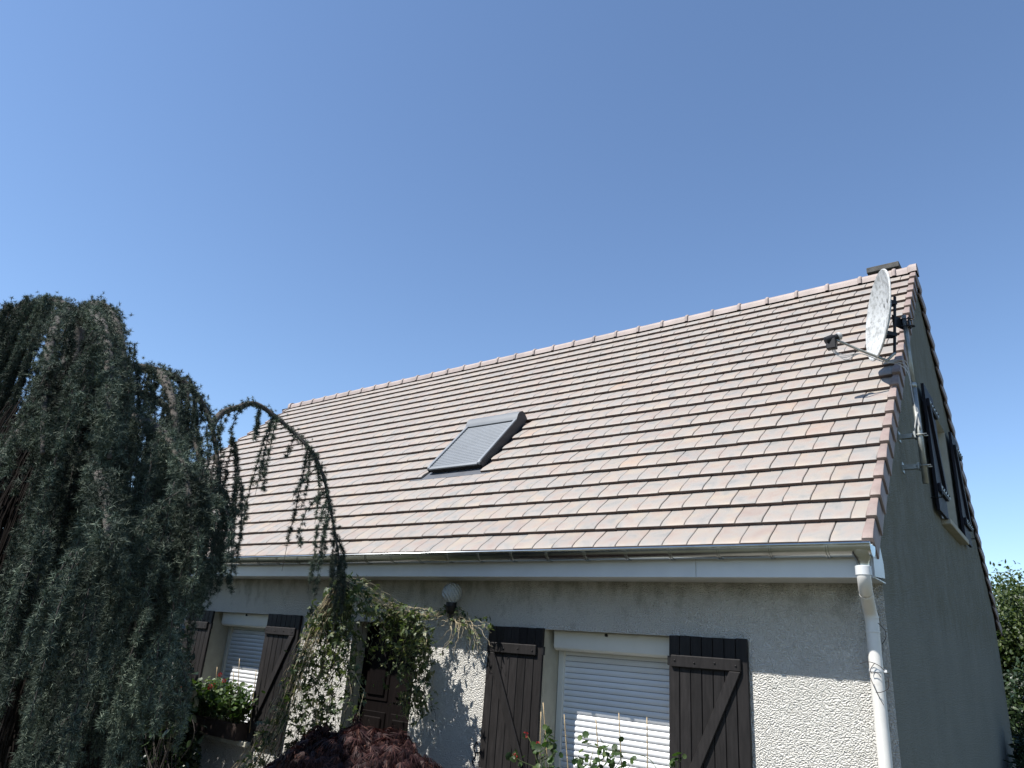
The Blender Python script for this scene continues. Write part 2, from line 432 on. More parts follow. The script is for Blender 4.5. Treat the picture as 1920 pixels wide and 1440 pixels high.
def tile_mesh(width, fn, material):
    key = (round(width, 4), fn.__name__)
    if key not in _tm:
        V, Fc = tile_mesh_data(width)
        W = [np.subtract(fn(*p), fn(0, 0, 0)) for p in V]
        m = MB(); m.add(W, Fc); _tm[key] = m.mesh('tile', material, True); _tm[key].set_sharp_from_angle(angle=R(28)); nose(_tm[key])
    return _tm[key]
SKY = (-5.225, -4.375, 1.68, 2.80)           # skylight footprint x0,x1,v0,v1
GAP = .0052
tiles = []
for j in range(NROW):
    x = XR-.0514; first = TW/2 if j % 2 else TW
    while x > XL+.06:
        w = first if first else TW; first = None
        w = min(w, x-(XL+.0514))
        if w < .03: break
        spans = [(x-w, x)]
        v0, v1 = j*G, (j+1)*G
        if v1 > 1.60 and v0 < SKY[3]+.02:
            sx0, sx1 = SKY[0]-.045, SKY[1]+.045
            out = []
            for a, b in spans:
                if b <= sx0 or a >= sx1: out.append((a, b))
                else:
                    if a < sx0-.02: out.append((a, sx0))
                    if b > sx1+.02: out.append((sx1, b))
            spans = out
        for a, b in spans: tiles.append((j, a, b))
        x -= w
def tile_area(j, a, b):
    P = pix([roofp(a, j*G, 0), roofp(b, j*G, 0), roofp(b, (j+1)*G, 0), roofp(a, (j+1)*G, 0)])
    q = P-P[0]; ar = abs(q[1][0]*q[2][1]-q[1][1]*q[2][0])/2+abs(q[2][0]*q[3][1]-q[2][1]*q[3][0])/2
    c = P.mean(0); return ar if -40 < c[0] < 1960 and -40 < c[1] < 1480 else ar*.01
order = sorted(range(len(tiles)), key=lambda i: -tile_area(*tiles[i]))
near = set(order[:300])
fieldb = MB()
tr = random.Random(3)
for i, (j, a, b) in enumerate(tiles):
    w = b-a-GAP; jx, jv, jw = tr.uniform(-.0012, .0012), tr.uniform(-.003, .003), tr.uniform(-.0015, .002)
    rot = tr.gauss(0, .0035); lift = tr.gauss(0, .004)
    org = (b-GAP/2+jx, j*G+jv, jw)
    if i in near:
        m = tile_mesh(w, roofp, M_TILE)
        o = bpy.data.objects.new('tile', m)
        Rn = Matrix.Rotation(rot, 4, Vector((0, -SN, CS))) @ Matrix.Rotation(lift, 4, Vector((0, CS, SN)))
        o.matrix_basis = Matrix.Translation(roofp(*org)) @ Rn
        put(o, roof)
    else:
        V, Fc = tile_mesh_data(w)
        V2 = [roofp(org[0]+x-rot*v, org[1]+v+rot*x, org[2]+ww-lift*x) for x, v, ww in V]
        fieldb.add(V2, Fc)
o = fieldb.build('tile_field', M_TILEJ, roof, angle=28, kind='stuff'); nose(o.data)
# rear slope: same tiles, seen only along its verge
rear = MB()
for j in range(NROW):
    V, Fc = tile_mesh_data(1.0)
    for x in np.arange(XR-.0514, XL+.1, -1.0):
        rear.add([roofb(x+min(0, p[0]), j*G+p[1], p[2]) for p in V], Fc)
rear.build('rear_tile_field', M_TILEJ, roof, kind='stuff')

# verge tiles: a flat flap on the slope and a deep skirt over the gable
def verge_mesh(fn, sgn, x_out):
    mb = MB(); t = .014; D = .165; L = G+.035
    x_in = x_out-sgn*.064
    up0, up1 = .010, -.014
    def P(x, v, w): return np.subtract(fn(x, v, w), fn(0, 0, 0))
    # flap: curved over the outer edge; the skirt leans out towards its lower end so that each laps the next
    prof = [(-.064, -.030), (-.064, .0), (-.058, .004), (-.012, .004), (-.003, .001), (0, -.008), (0, -D), (-t, -D), (-t, -.03)]
    rows = [(0.0, up0-.004, .006), (.008, up0, .007), (G*.3, up0+.002, .003), (L, up1-.012, -.013)]
    V = []; n = len(prof)
    for v, du, dx in rows:
        for k, (x, w) in enumerate(prof): V.append(P(x_out+sgn*(x+(dx if 3 <= k <= 8 else 0)), v, w+du))
    Fc = [(i*n+k, i*n+(k+1) % n, (i+1)*n+(k+1) % n, (i+1)*n+k) for i in range(len(rows)-1) for k in range(n)]
    Fc += [tuple(range(n)), tuple((len(rows)-1)*n+k for k in range(n))[::-1]]
    mb.add(V, Fc); me = mb.mesh('verge_tile', M_RED, True); me.set_sharp_from_angle(angle=R(25)); return me
for fn, sgn, xo in ((roofp, 1, .012), (roofb, 1, .012), (roofp, -1, XL-.012)):
    me = verge_mesh(fn, sgn, xo)
    for j in range(NROW):
        o = bpy.data.objects.new('verge_tile', me)
        o.matrix_basis = Matrix.Translation(np.add(roofp(0, 0, 0) if fn is roofp else roofb(0, 0, 0), np.subtract(fn(tr.uniform(-.002, .002), j*G+tr.uniform(-.003, .003), tr.uniform(-.001, .002)), fn(0, 0, 0))))
        put(o, roof)

# ridge tiles, each with a raised collar
def ridge_mesh(L, collar=True, end=False):
    mb = MB(); n = 12
    def ring(x, r, dz=0):
        out = []
        for k in range(n+1):
            a = math.pi*k/n; y = -math.cos(a)*r*1.02; z = math.sin(a)*r*.80
            out.append((x, y, z-.022+dz))
        out = [(x, out[0][1]-.006, -.082)]+out+[(x, out[-1][1]+.006, -.082)]
        return out
    if end: secs = [(.0, .075), (.0, .092), (-L, .092), (-L, .075)]
    else:
        secs = [(0, .068), (0, .076), (-.008, .088), (-.024, .094), (-.040, .089), (-.050, .078), (-.053, .074), (-L-.02, .070)]
    V = []
    for x, r in secs: V += ring(x, r)
    k = n+3
    Fc = [(i*k+q, i*k+q+1, (i+1)*k+q+1, (i+1)*k+q) for i in range(len(secs)-1) for q in range(k-1)]
    Fc += [tuple(range(k)), tuple((len(secs)-1)*k+q for q in range(k))[::-1]]
    mb.add(V, Fc); m = mb.mesh('ridge_tile', M_RED2, True); m.set_sharp_from_angle(angle=R(35)); return m
M_RED2 = simple('clay_ridge', (.275, .222, .20), .62, var=.2, scale=4, bumps=.2, dirt=((.27, .22, .18), 6, .5, .5))
RZ = ZA+Z0
mrid = ridge_mesh(.4022)
xs = [-.233+.02-.4022*i for i in range(31)]
o = bpy.data.objects.new('ridge_tile', ridge_mesh(.19)); o.matrix_basis = Matrix.Translation((-.03, YA, RZ)); put(o, roof)
for x in xs:
    o = bpy.data.objects.new('ridge_tile', mrid); o.matrix_basis = Matrix.Translation((x+tr.uniform(-.003, .003), YA, RZ+tr.uniform(-.002, .003))); put(o, roof)
o = bpy.data.objects.new('ridge_end_tile', ridge_mesh(.075, end=True)); o.matrix_basis = Matrix.Translation((.022, YA, RZ+.006)); put(o, roof)
o = bpy.data.objects.new('ridge_end_tile', ridge_mesh(.075, end=True)); o.matrix_basis = Matrix.Translation((XL+.053, YA, RZ+.006)); put(o, roof)

# ---- chimney behind the ridge
chim = part_empty('chimney', house, (-.46, 5.0, Z0+4), 'weathered grey concrete chimney behind the ridge')
MB().box((-.60, 4.82, Z0+3.0), (-.32, 5.18, Z0+4.47)).build('chimney_stack', M_GABLE, chim)
MB().box((-.665, 4.76, Z0+4.47), (-.255, 5.24, Z0+4.555)).build('chimney_cap', M_CONC, chim, bevel=.008)

# ---- fascia box under the eaves
fas = part_empty('eaves_box', house, (-6.36, .1, Z0-.2), 'white plastic eaves box')
seams = [XL+.01, -9.1, -5.08, -1.2, -.005]
for a, b in zip(seams, seams[1:]):
    MB().box((a+.0015, 0, Z0-.242), (b-.0015, .018, Z0-.015)).build('fascia_board', M_PVC, fas, bevel=.002)
MB().box((XL+.02, .0185, Z0-.236), (-.012, WY+.01, Z0-.228)).build('soffit', M_PVC, fas)
MB().prism([(.004, -.235), (.30, -.212), (.30, -.12), (.22, .02), (.05, -.02), (.004, -.03)], -.004, .004, lambda p, q, t: (t, p, q+Z0)).build('end_cap', M_PVC, fas)

# ---- gutter
gut = part_empty('gutter', house, (-6.36, -.07, Z0-.05), 'shiny half-round zinc gutter')
GR = .072; GY, GZ = -.062, Z0-.048
def gutter_prof(r, a0=0, a1=180, n=18):
    return [(GY-r*math.cos(R(a0+(a1-a0)*k/n)), GZ-r*math.sin(R(a0+(a1-a0)*k/n))) for k in range(n+1)]
gx0, gx1 = XL-.02, .018
mb = MB(); P1 = gutter_prof(GR); P2 = gutter_prof(GR-.003)
mb.prism(P1+P2[::-1], gx0, gx1, lambda p, q, t: (t, p, q)); mb.build('channel', M_ZINC, gut, angle=40)
MB().tube([(gx0, GY-GR-.004, GZ+.004), (gx1, GY-GR-.004, GZ+.004)], .0095, 10).build('bead', M_ZINC, gut, smooth=True)
for X in (gx0, gx1-.003): MB().prism(gutter_prof(GR+.001), X, X+.004, lambda p, q, t: (t, p, q)).build('stop_end', M_ZINC, gut)
br = MB(); Q1 = gutter_prof(GR+.007, -4, 184); Q2 = gutter_prof(GR+.0005, -4, 184)
for dx in (0, .016): br.prism(Q1+Q2[::-1], -dx-.008, -dx, lambda p, q, t: (t, p-GY, q-GZ))
bm_ = br.mesh('gutter_bracket', M_ZINC, True); bm_.set_sharp_from_angle(angle=R(40))
for i in range(34):
    o = bpy.data.objects.new('gutter_bracket', bm_); o.matrix_basis = Matrix.Translation((-.235-.3685*i, GY, GZ)); put(o, gut)
# funnel outlet
mb = MB(); n = 20; rings = []
for (hx, hy, z, e) in ((.062, .066, GZ-.018, 1), (.060, .062, GZ-.05, .8), (.045, .046, GZ-.085, .3), (.037, .037, GZ-.105, 0), (.037, .037, GZ-.13, 0)):
    rings.append([(-.048+hx*math.copysign(abs(math.cos(a))**(1-.55*e), math.cos(a)), GY+hy*math.copysign(abs(math.sin(a))**(1-.55*e), math.sin(a)), z) for a in np.linspace(0, 2*math.pi, n, endpoint=False)])
mb.add([p for r_ in rings for p in r_], [(i*n+k, i*n+(k+1) % n, (i+1)*n+(k+1) % n, (i+1)*n+k) for i in range(len(rings)-1) for k in range(n)])
mb.build('funnel_outlet', M_ZINC, gut, angle=50)

# ---- downpipe
dp = part_empty('downpipe', house, (-.1, .3, 0), 'off-white plastic rainwater pipe at the house corner')
pr = .0415
PX_ = -.102; top = np.array([-.049, GY, GZ-.125])
el = spline([top+(0, 0, -.03), top+(0, 0, -.07), top+(-.006, .035, -.115), top+(-.02, .11, -.155)], 12)
MB().tube(el, pr, 20).build('elbow', M_PVCP, dp, smooth=True)
MB().lathe([(pr, 0), (pr+.006, .001), (pr+.006, .055), (pr+.002, .058), (pr-.004, .058)], top+(0, 0, -.062), 24).build('socket', M_PVC, dp, angle=40)
s0 = el[-1]; s1 = np.array([PX_, .26, Z0-.415])
low = spline([s0, s0+(s1-s0)*.5, s1, np.array([PX_, .297, Z0-.47]), np.array([PX_, .297, Z0-.56])], 24)
MB().tube(low, pr+.001, 20).build('offset_bend', M_PVCP, dp, smooth=True)
MB().tube([(PX_, .297, Z0-.53), (PX_, .297, .02)], pr, 24).build('straight_pipe', M_PVCP, dp, angle=40)
for z in (-.47, -.56): MB().lathe([(pr, 0), (pr+.004, .001), (pr+.004, .012), (pr, .013)], (PX_, .297, Z0+z), 24).build('joint_ring', M_PVCP, dp, angle=40)
for z in (-.80, -2.1):
    c = MB().lathe([(pr, 0), (pr+.003, .0), (pr+.003, .016), (pr, .016)], (PX_, .297, Z0+z), 24)
    c.box((PX_+.03, .29, Z0+z), (PX_+.062, .304, Z0+z+.016)); c.box((PX_-.008, .33, Z0+z), (PX_+.008, .385, Z0+z+.016))
    c.build('pipe_clip', M_PVC, dp)

# ---- roller windows and shutters on the front
def shutter(x0, x1, z0, z1, flip, label, n=7, yb=WY-.012):
    """board shutter folded open against the wall; flip: the brace rises to the right"""
    root = part_empty('shutter', house, ((x0+x1)/2, yb, z0), label)
    t = .028; pw = (x1-x0)/n; yf = yb-t
    for k in range(n):
        MB().box((x0+k*pw+.0025, yf+random.uniform(-.0015, .0015), z0), (x0+(k+1)*pw-.0025, yb, z1+random.uniform(-.002, .002))).build('plank', M_WOOD, root, bevel=.003)
    MB().box((x0+.004, yb-.012, z0+.004), (x1-.004, yb-.004, z1-.004)).build('backing', M_WOOD, root)
    rx0, rx1 = (x0+.012, x1-.055) if not flip else (x0+.025, x1-.045)
    rz = []
    for zc in (z1-.185, z0+.20):
        rz.append(zc); rail = MB().box((rx0, yf-.026, zc-.043), (rx1, yf-.0005, zc+.043)).build('rail', M_WOOD, root, bevel=.006)
        for k in range(4):
            bx = rx0+.035+(rx1-rx0-.07)*k/3
            MB().lathe([(.0065, 0), (.0065, .006), (.003, .009)], (bx, yf-.0255, zc+.004*(-1)**k), 10, (0, -1, 0)).build('bolt', M_IRON, root, smooth=True)
    # brace from under the top rail to the bottom rail
    bw = .085; xa, xb = (rx0+.002, rx1-.10) if not flip else (rx1-.002, rx0+.10); sg = 1 if not flip else -1
    zt, zb = rz[0]-.0435, rz[1]+.0435
    poly = [(xa, zt), (xa+sg*bw, zt), (xb+sg*bw, zb), (xb, zb)]
    MB().prism(poly, yf-.026, yf-.0005, lambda p, q, t_: (p, t_, q)).build('brace', M_WOOD, root, bevel=.004)
    # hinge straps edge
    hx = x1 if not flip else x0
    for zc in (z1-.185, z0+.2): MB().box((hx-.012, yb-.03, zc-.035), (hx+.012, yb-.002, zc+.035)).build('hinge', M_IRON, root, bevel=.003)
    return root
SZ0, SZ1 = Z0-2.05, Z0-.640
shutter(-3.372, -2.762, SZ0, SZ1, False, 'dark brown board shutter with diagonal brace between the vine and the white roller window')
shutter(-1.578, -.962, SZ0, SZ1, True, 'dark brown board shutter with diagonal brace beside the rainwater pipe')
shutter(-8.575, -7.955, SZ0, SZ1, False, 'dark brown board shutter half hidden by the cedar')
shutter(-6.772, -6.145, SZ0, SZ1, True, 'dark brown board shutter behind the dry vine stems')

def roller_window(o, label):
    x0, x1, z0, z1 = o; z0 += Z0; z1 += Z0
    root = part_empty('roller_window', house, ((x0+x1)/2, WY+.3, z0), label)
    YR = WY+.285
    zb = z1-.165
    # casing with a rounded lower front edge
    prof = [(WY+.10, z1-.003), (WY+.10, z1-.125), (WY+.107, z1-.145), (WY+.125, z1-.158), (WY+.15, zb), (YR+.05, zb), (YR+.05, z1-.003)]
    MB().prism(prof, x0+.05, x1-.004, lambda p, q, t: (t, p, q)).build('shutter_casing', M_CREAM, root, angle=30)
    MB().box((x0+.05, WY+.092, z1-.022), (x1-.004, WY+.0995, z1-.012)).build('casing_trim', M_CREAM, root)
    MB().lathe([(.010, 0), (.013, .004), (.012, .02), (.004, .024)], (x0+.47*(x1-x0), WY+.0995, z1-.02), 12, (0, -1, 0)).build('stop_knob', M_BLACK, root, smooth=True)
    for a, b in ((x0+.004, x0+.062), (x1-.062, x1-.004)):
        MB().box((a, YR-.03, z0+.01), (b, YR+.045, zb-.0005)).build('guide_rail', M_CREAM, root, bevel=.003)
    h = .047; sx0, sx1 = x0+.056, x1-.056; prof = []
    for k in range(7):
        u = k/6; prof.append((-.0085*math.sin(math.pi*u)**.8, -h*.93*u))
    prof = [(.004, 0)]+prof+[(.004, -h*.93)]
    mb = MB().prism(prof, sx0, sx1, lambda p, q, t: (t, p, q)); me = mb.mesh('roller_slat', M_SLAT, True); me.set_sharp_from_angle(angle=R(35))
    z = zb+.01
    while z-h > z0-.01:
        ob = bpy.data.objects.new('roller_slat', me); ob.matrix_basis = Matrix.Translation((0, YR+random.uniform(-.001, .001), z)); put(ob, root); z -= h
    MB().box((sx0, YR+.006, z0), (sx1, YR+.012, zb)).build('backing', M_BLACK, root)
    MB().box((x0-.06, WY-.10, z0-.055), (x1+.06, WY+.32, z0-.001)).build('window_sill', M_REVEAL, root, bevel=.006)
    return root
roller_window(WIN_R, 'window with closed white roller shutter next to the rainwater pipe')
roller_window(WIN_L, 'window with closed white roller shutter behind the red geraniums')

def stop_iron(x, z):
    """wrought-iron shutter stay: a scrolled bar"""
    P = [(x, WY-.06, z-.10), (x-.018, WY-.065, z-.07), (x+.012, WY-.065, z-.02), (x-.012, WY-.065, z+.03), (x, WY-.065, z+.07), (x+.012, WY-.06, z+.085), (x+.02, WY-.06, z+.06)]
    m = MB().tube(spline(P, 24), .006, 8); m.tube([(x, WY-.06, z), (x, WY+.01, z)], .006, 8)
    m.build('shutter_stay', M_IRON, house, smooth=True)
stop_iron(-3.40, Z0-1.70)

# ---- entrance door
def door():
    x0, x1, z0, z1 = DOOR; YD = WY+.20
    root = part_empty('door', house, ((x0+x1)/2, YD, 0), 'dark panelled entrance door in a deep doorway behind the vine')
    MB().box((x0+.004, YD, .02), (x1-.004, YD+.06, Z0+z1-.003)).build('door_leaf', M_DOOR, root)
    for side in (0, 1):
        a = x0+.10+side*.42
        for zb, zt in ((.15, .52), (.62, 1.22), (1.32, 1.92)):
            fr = MB(); 
            fr.box((a, YD-.012, zb), (a+.345, YD-.0005, zt)).build('panel_moulding', M_DOOR, root, bevel=.006)
            MB().box((a+.045, YD-.030, zb+.05), (a+.30, YD-.0125, zt-.05)).build('raised_panel', M_DOOR, root, bevel=.012)
    MB().tube([(x1-.09, YD-.03, 1.02), (x1-.09, YD-.06, 1.02), (x1-.2, YD-.06, 1.02)], .009, 8).build('handle', M_GALV, root, smooth=True)
    MB().box((x0-.05, WY-.12, -.02), (x1+.05, WY+.2, .06)).build('doorstep', M_CONC, root, bevel=.01)
door()

# ---- gable window
def gable_window():
    y0, y1, z0, z1 = GW; z0 += Z0; z1 += Z0
    root = part_empty('gable_window', house, (WX, (y0+y1)/2, z0), 'small gable window with folded dark shutters')
    MB().box((WX-.20, y0+.003, z0), (WX-.14, y1-.003, z1-.003)).build('window_pane_frame', M_PVC, root)
    MB().box((WX-.05, y0-.08, z0-.065), (WX+.085, y1+.08, z0-.005)).build('window_sill', M_REVEAL, root, bevel=.006)
    for (a, b, far) in ((y0-.62, y0-.03, False), (y1+.03, y1+.60, True)):
        sh = part_empty('gable_shutter', house, (WX, (a+b)/2, z0), 'dark shutter folded against the gable wall ' + ('away from' if far else 'next to') + ' the dish mast')
        n = 6; pw = (b-a)/n; t = .03; xb = WX+.035
        for k in range(n):
            MB().box((xb, a+k*pw+.002, z0-.02), (xb+t, a+(k+1)*pw-.002, z1+.01)).build('plank', M_WOODG, sh, bevel=.003)
        for zc in (z1-.2, z0+.22):
            MB().box((xb+t+.0005, a+.03, zc-.045), (xb+t+.03, b-.03, zc+.045)).build('rail', M_WOODG, sh, bevel=.004)
            MB().box((xb+t+.031, a+.05, zc-.018), (xb+t+.036, b+.02, zc+.018)).build('strap_hinge', M_GALV, sh)
            for k in range(4):
                MB().lathe([(.012, 0), (.012, .006), (.004, .011)], (xb+t+.0365, a+.12+k*(b-a-.2)/3, zc), 10, (1, 0, 0)).build('bolt', M_IRON, sh, smooth=True)
        pl = [(a+.04, z1-.246), (a+.13, z1-.246), (b-.04, z0+.266), (b-.13, z0+.266)]
        MB().prism(pl, xb+t+.0005, xb+t+.03, lambda p, q, t_: (t_, p, q)).build('brace', M_WOODG, sh, bevel=.003)
    for y in (y0-.66, y1+.66):
        MB().tube([(WX-.01, y, z0+.1), (WX+.10, y, z0+.1), (WX+.105, y, z0+.16)], .007, 8).build('shutter_stay', M_IRON, root, smooth=True)
gable_window()

# ---- skylight with outside roller shutter
def skylight():
    x0, x1, v0, v1 = SKY
    root = part_empty('skylight', house, roofp((x0+x1)/2, v0, 0), 'roof window with closed grey aluminium roller shutter')
    wt = lambda v: .045+.065*(v-v0)/(v1-v0)
    # base box
    MB().hexa([roofp(x0+.03, v0+.02, -.05), roofp(x1-.03, v0+.02, -.05), roofp(x1-.03, v1, -.05), roofp(x0+.03, v1, -.05),
               roofp(x0+.03, v0+.02, wt(v0)-.02), roofp(x1-.03, v0+.02, wt(v0)-.02), roofp(x1-.03, v1, wt(v1)-.02), roofp(x0+.03, v1, wt(v1)-.02)]).build('frame_box', M_ALUD, root)
    for a, b in ((x0, x0+.042), (x1-.042, x1)):
        prof = [(v0, .012), (v0-.012, .035), (v0-.004, wt(v0)+.010), (v0+.03, wt(v0)+.022), (v1-.13, wt(v1)+.016), (v1-.05, wt(v1)+.016), (v1-.05, .03), (v0+.2, .012)]
        MB().prism(prof, a, b, lambda p, q, t: roofp(t, p, q)).build('side_rail', M_ALU, root, bevel=.004)
    vt = v1-.17; n = 24; h = (vt-v0-.012)/n
    for k in range(n):
        va = v0+.012+k*h; wa = wt(va)
        prof = [(va, wa-.012), (va+.003, wa-.001), (va+h*.35, wa+.0055), (va+h*.7, wa+.0045), (va+h-.004, wa+.001), (va+h-.001, wa-.012)]
        MB().prism(prof, x0+.0425, x1-.0425, lambda p, q, t: roofp(t, p, q)).build('slat', M_ALU, root, smooth=False)
    prof = [(v0-.016, wt(v0)-.02), (v0-.018, wt(v0)-.004), (v0-.006, wt(v0)+.006), (v0+.0115, wt(v0)+.004), (v0+.0115, wt(v0)-.02)]
    MB().prism(prof, x0+.0425, x1-.0425, lambda p, q, t: roofp(t, p, q)).build('bottom_bar', M_ALU, root, angle=50)
    prof = [(vt+.004, wt(vt)+.018), (vt+.03, wt(vt)+.034), (vt+.075, wt(vt)+.058), (vt+.13, wt(vt)+.066), (vt+.185, wt(vt)+.048), (vt+.215, wt(vt)+.005), (vt+.215, .01), (vt+.12, .0), (vt+.004, .03)]
    MB().prism(prof, x0-.004, x1+.004, lambda p, q, t: roofp(t, p, q)).build('roller_hood', M_HOOD, root, angle=25)
    MB().prism([(p, q) for p, q in prof], x1+.0045, x1+.007, lambda p, q, t: roofp(t, p, q)).build('hood_shade_plate', M_ALUD, root)  # hood end coloured dark to stand for its shade
    for a, b in ((x0-.008, x0-.0005), (x1+.0005, x1+.008)):  # dark plates put the shade of the frame sides into colour
        MB().prism([(v0+.004, -.02), (v0-.006, .03), (v0+.004, wt(v0)+.004), (v0+.03, wt(v0)+.012), (v1-.13, wt(v1)+.006), (v1-.02, wt(v1)+.006), (v1-.02, -.02)], a, b, lambda p, q, t: roofp(t, p, q)).build('side_shade_plate', M_ALUD, root)
    MB().hexa([roofp(x0+.02, v0+.008, -.02), roofp(x1-.02, v0+.008, -.02), roofp(x1-.02, v0+.0195, -.02), roofp(x0+.02, v0+.0195, -.02),
               roofp(x0+.02, v0+.008, wt(v0)-.021), roofp(x1-.02, v0+.008, wt(v0)-.021), roofp(x1-.02, v0+.0195, wt(v0)-.021), roofp(x0+.02, v0+.0195, wt(v0)-.021)]).build('front_plate', M_BLACK, root)
    # flashing: apron in front, gutters at the sides
    MB().hexa([roofp(x0-.235, v0-.150, -.030), roofp(x1+.20, v0-.150, -.030), roofp(x1+.20, v0+.06, -.046), roofp(x0-.235, v0+.06, -.046),
               roofp(x0-.235, v0-.150, -.027), roofp(x1+.20, v0-.150, -.027), roofp(x1+.20, v0+.06, -.043), roofp(x0-.235, v0+.06, -.043)]).build('flashing_apron', M_LEAD, root)
    for a, b in ((x0-.05, x0+.032), (x1-.032, x1+.05)):
        MB().hexa([roofp(a, v0+.0605, -.05), roofp(b, v0+.0605, -.05), roofp(b, v1+.03, -.05), roofp(a, v1+.03, -.05),
                   roofp(a, v0+.0605, -.046), roofp(b, v0+.0605, -.046), roofp(b, v1+.03, -.046), roofp(a, v1+.03, -.046)]).build('side_flashing', M_LEAD, root)
skylight()

# ================================================================== SATELLITE DISH ON THE GABLE
def dish():
    mx, my = .130, 1.70
    root = thing('satellite_dish', 'weathered white satellite dish on a steel mast beside the gable edge', 'satellite dish', (mx, my, Z0+.75))
    MB().tube([(mx, my, Z0+.735), (mx, my, Z0+1.62)], .024, 16).build('mast', M_GALV, root, smooth=True)
    MB().tube([(mx, my+.0, Z0+1.55), (mx-.004, my, Z0+2.31)], .019, 16).build('upper_mast', M_GALV, root, smooth=True)
    MB().lathe([(.024, 0), (.028, .002), (.028, .04), (.020, .045)], (mx, my, Z0+1.60), 16).build('mast_collar', M_GALV, root, smooth=True)
    for z in (1.16, .885):
        b = part_empty('wall_bracket', root, (WX, my, Z0+z))
        MB().box((WX-.002, my-.045, Z0+z-.045), (WX+.006, my+.045, Z0+z+.045)).build('plate', M_GALV, b)
        MB().box((WX+.0065, my-.02, Z0+z-.02), (mx-.026, my+.02, Z0+z+.02)).build('arm', M_GALV, b)
        MB().box((mx-.04, my-.045, Z0+z-.028), (mx-.0255, my+.045, Z0+z+.028)).build('clamp_plate', M_GALV, b)
        m = MB()
        for dy in (-.032, .032): m.tube([(mx-.05, my+dy, Z0+z), (mx+.06, my+dy, Z0+z)], .005, 8)
        m.tube([(mx+.03, my-.032, Z0+z), (mx+.03, my+.032, Z0+z)], .006, 8)
        m.build('clamp_bolt', M_GALV, b, smooth=True)
    # reflector: offset oval paraboloid
    c = np.array([-.068, 1.53, Z0+2.285]); az = R(26)
    nrm = np.array([-math.cos(az), -math.sin(az), 0.0]); tilt = R(6)
    nrm = nrm*math.cos(tilt)+np.array([0, 0, math.sin(tilt)])
    tx = np.cross(nrm, [0, 0, 1.0]); tx /= np.linalg.norm(tx); ty = np.cross(tx, nrm)
    a, b = .385, .415; depth = .085; mb = MB(); V = []; nr, na = 9, 48
    V.append(c-nrm*depth)
    for i in range(1, nr+1):
        r = i/nr
        for k in range(na):
            w = 2*math.pi*k/na; V.append(c+tx*a*r*math.cos(w)+ty*b*r*math.sin(w)-nrm*depth*(1-r*r))
    Fc = [(0, 1+k, 1+(k+1) % na) for k in range(na)]+[(1+(i-1)*na+k, 1+i*na+k, 1+i*na+(k+1) % na, 1+(i-1)*na+(k+1) % na) for i in range(1, nr) for k in range(na)]
    n0 = len(V); V2 = [p-nrm*.006 for p in V]
    # rolled rim
    rim = [c+tx*(a+.008)*math.cos(2*math.pi*k/na)+ty*(b+.008)*math.sin(2*math.pi*k/na)-nrm*.008 for k in range(na)]
    mb.add(V+V2, Fc+[tuple(i+n0 for i in f[::-1]) for f in Fc]+[(1+(nr-1)*na+k, 1+(nr-1)*na+(k+1) % na, n0+1+(nr-1)*na+(k+1) % na, n0+1+(nr-1)*na+k) for k in range(na)])
    refl = mb.build('reflector', M_DISH, root, angle=60)
    MB().tube(rim+[rim[0]], .008, 6, cap=False).build('rim', M_DISH, refl, smooth=True)
    # back bar, brackets to the plate on the mast
    back = lambda u, v, w: c+tx*u+ty*v-nrm*w
    MB().tube([back(0, -.36, .15), back(0, .20, .15)], .013, 8).build('back_bar', M_IRON, root)
    for v in (-.19, .13):
        m = MB()
        for u in (-.05, .05): m.hexa([back(u-.004, v-.018, .07), back(u+.004, v-.018, .07), back(u*.4+.004, v-.018, .165), back(u*.4-.004, v-.018, .165),
                                      back(u-.004, v+.018, .07), back(u+.004, v+.018, .07), back(u*.4+.004, v+.018, .165), back(u*.4-.004, v+.018, .165)])
        m.build('back_bracket', M_IRON, root)
    pc = back(0, -.03, .165); q = np.array([mx, my, pc[2]-.01]); d = q-pc; d /= np.linalg.norm(d); s = np.cross(d, [0, 0, 1.0])
    L = np.linalg.norm(q-pc); m = MB()
    for dz0, dz1, o1, o2 in ((-.055, .055, -.02, L+.03),):
        cor = []
        for z in (dz0, dz1):
            for o_, sd in ((o1, -.004), (o2, -.004), (o2, .004), (o1, .004)): cor.append(pc+d*o_+s*(sd-.026)+np.array([0, 0, z]))
        m.hexa(cor)
    m.build('mount_plate', M_BLACK, root, bevel=.002)
    m = MB()
    for dz in (-.035, .035):
        m.tube([q+np.array([-.03, -.04, dz]), q+np.array([.07, .0, dz])], .006, 8); m.tube([q+np.array([-.03, .04, dz]), q+np.array([.075, .02, dz])], .006, 8)
        m.tube([q+np.array([.034, -.03, dz]), q+np.array([.034, .04, dz])], .008, 8)
    m.box(tuple(q+np.array([.026, -.035, -.045])), tuple(q+np.array([.040, .045, .045])))
    m.build('mast_clamp', M_IRON, root)
    # feed arm
    lnb = np.array([-.405, 1.33, Z0+2.035]); foot = back(0, -b-.02, .06)
    arm0 = back(0, -.36, .155)
    P = spline([arm0, back(0, -.44, .09), foot+(0, 0, -.0), foot+(lnb-foot)*.5+(0, 0, -.005), lnb], 20)
    MB().tube(P, .0125, 8).build('feed_arm', M_GALV, root, smooth=True)
    u = (lnb-foot); u /= np.linalg.norm(u); wv = back(0, -.05, .08)-lnb; wv /= np.linalg.norm(wv)
    lo = part_empty('receiver_head', root, tuple(lnb))
    MB().lathe([(.018, -.09), (.036, -.084), (.038, -.01), (.028, .0), (.028, .03)], lnb+np.array([0, 0, .012]), 14, wv).build('housing', M_BLACK, lo, angle=40)
    MB().lathe([(.028, .03), (.036, .034), (.037, .056), (.028, .064)], lnb+np.array([0, 0, .012]), 16, wv).build('feed_cap', M_CABLE, lo, angle=40)
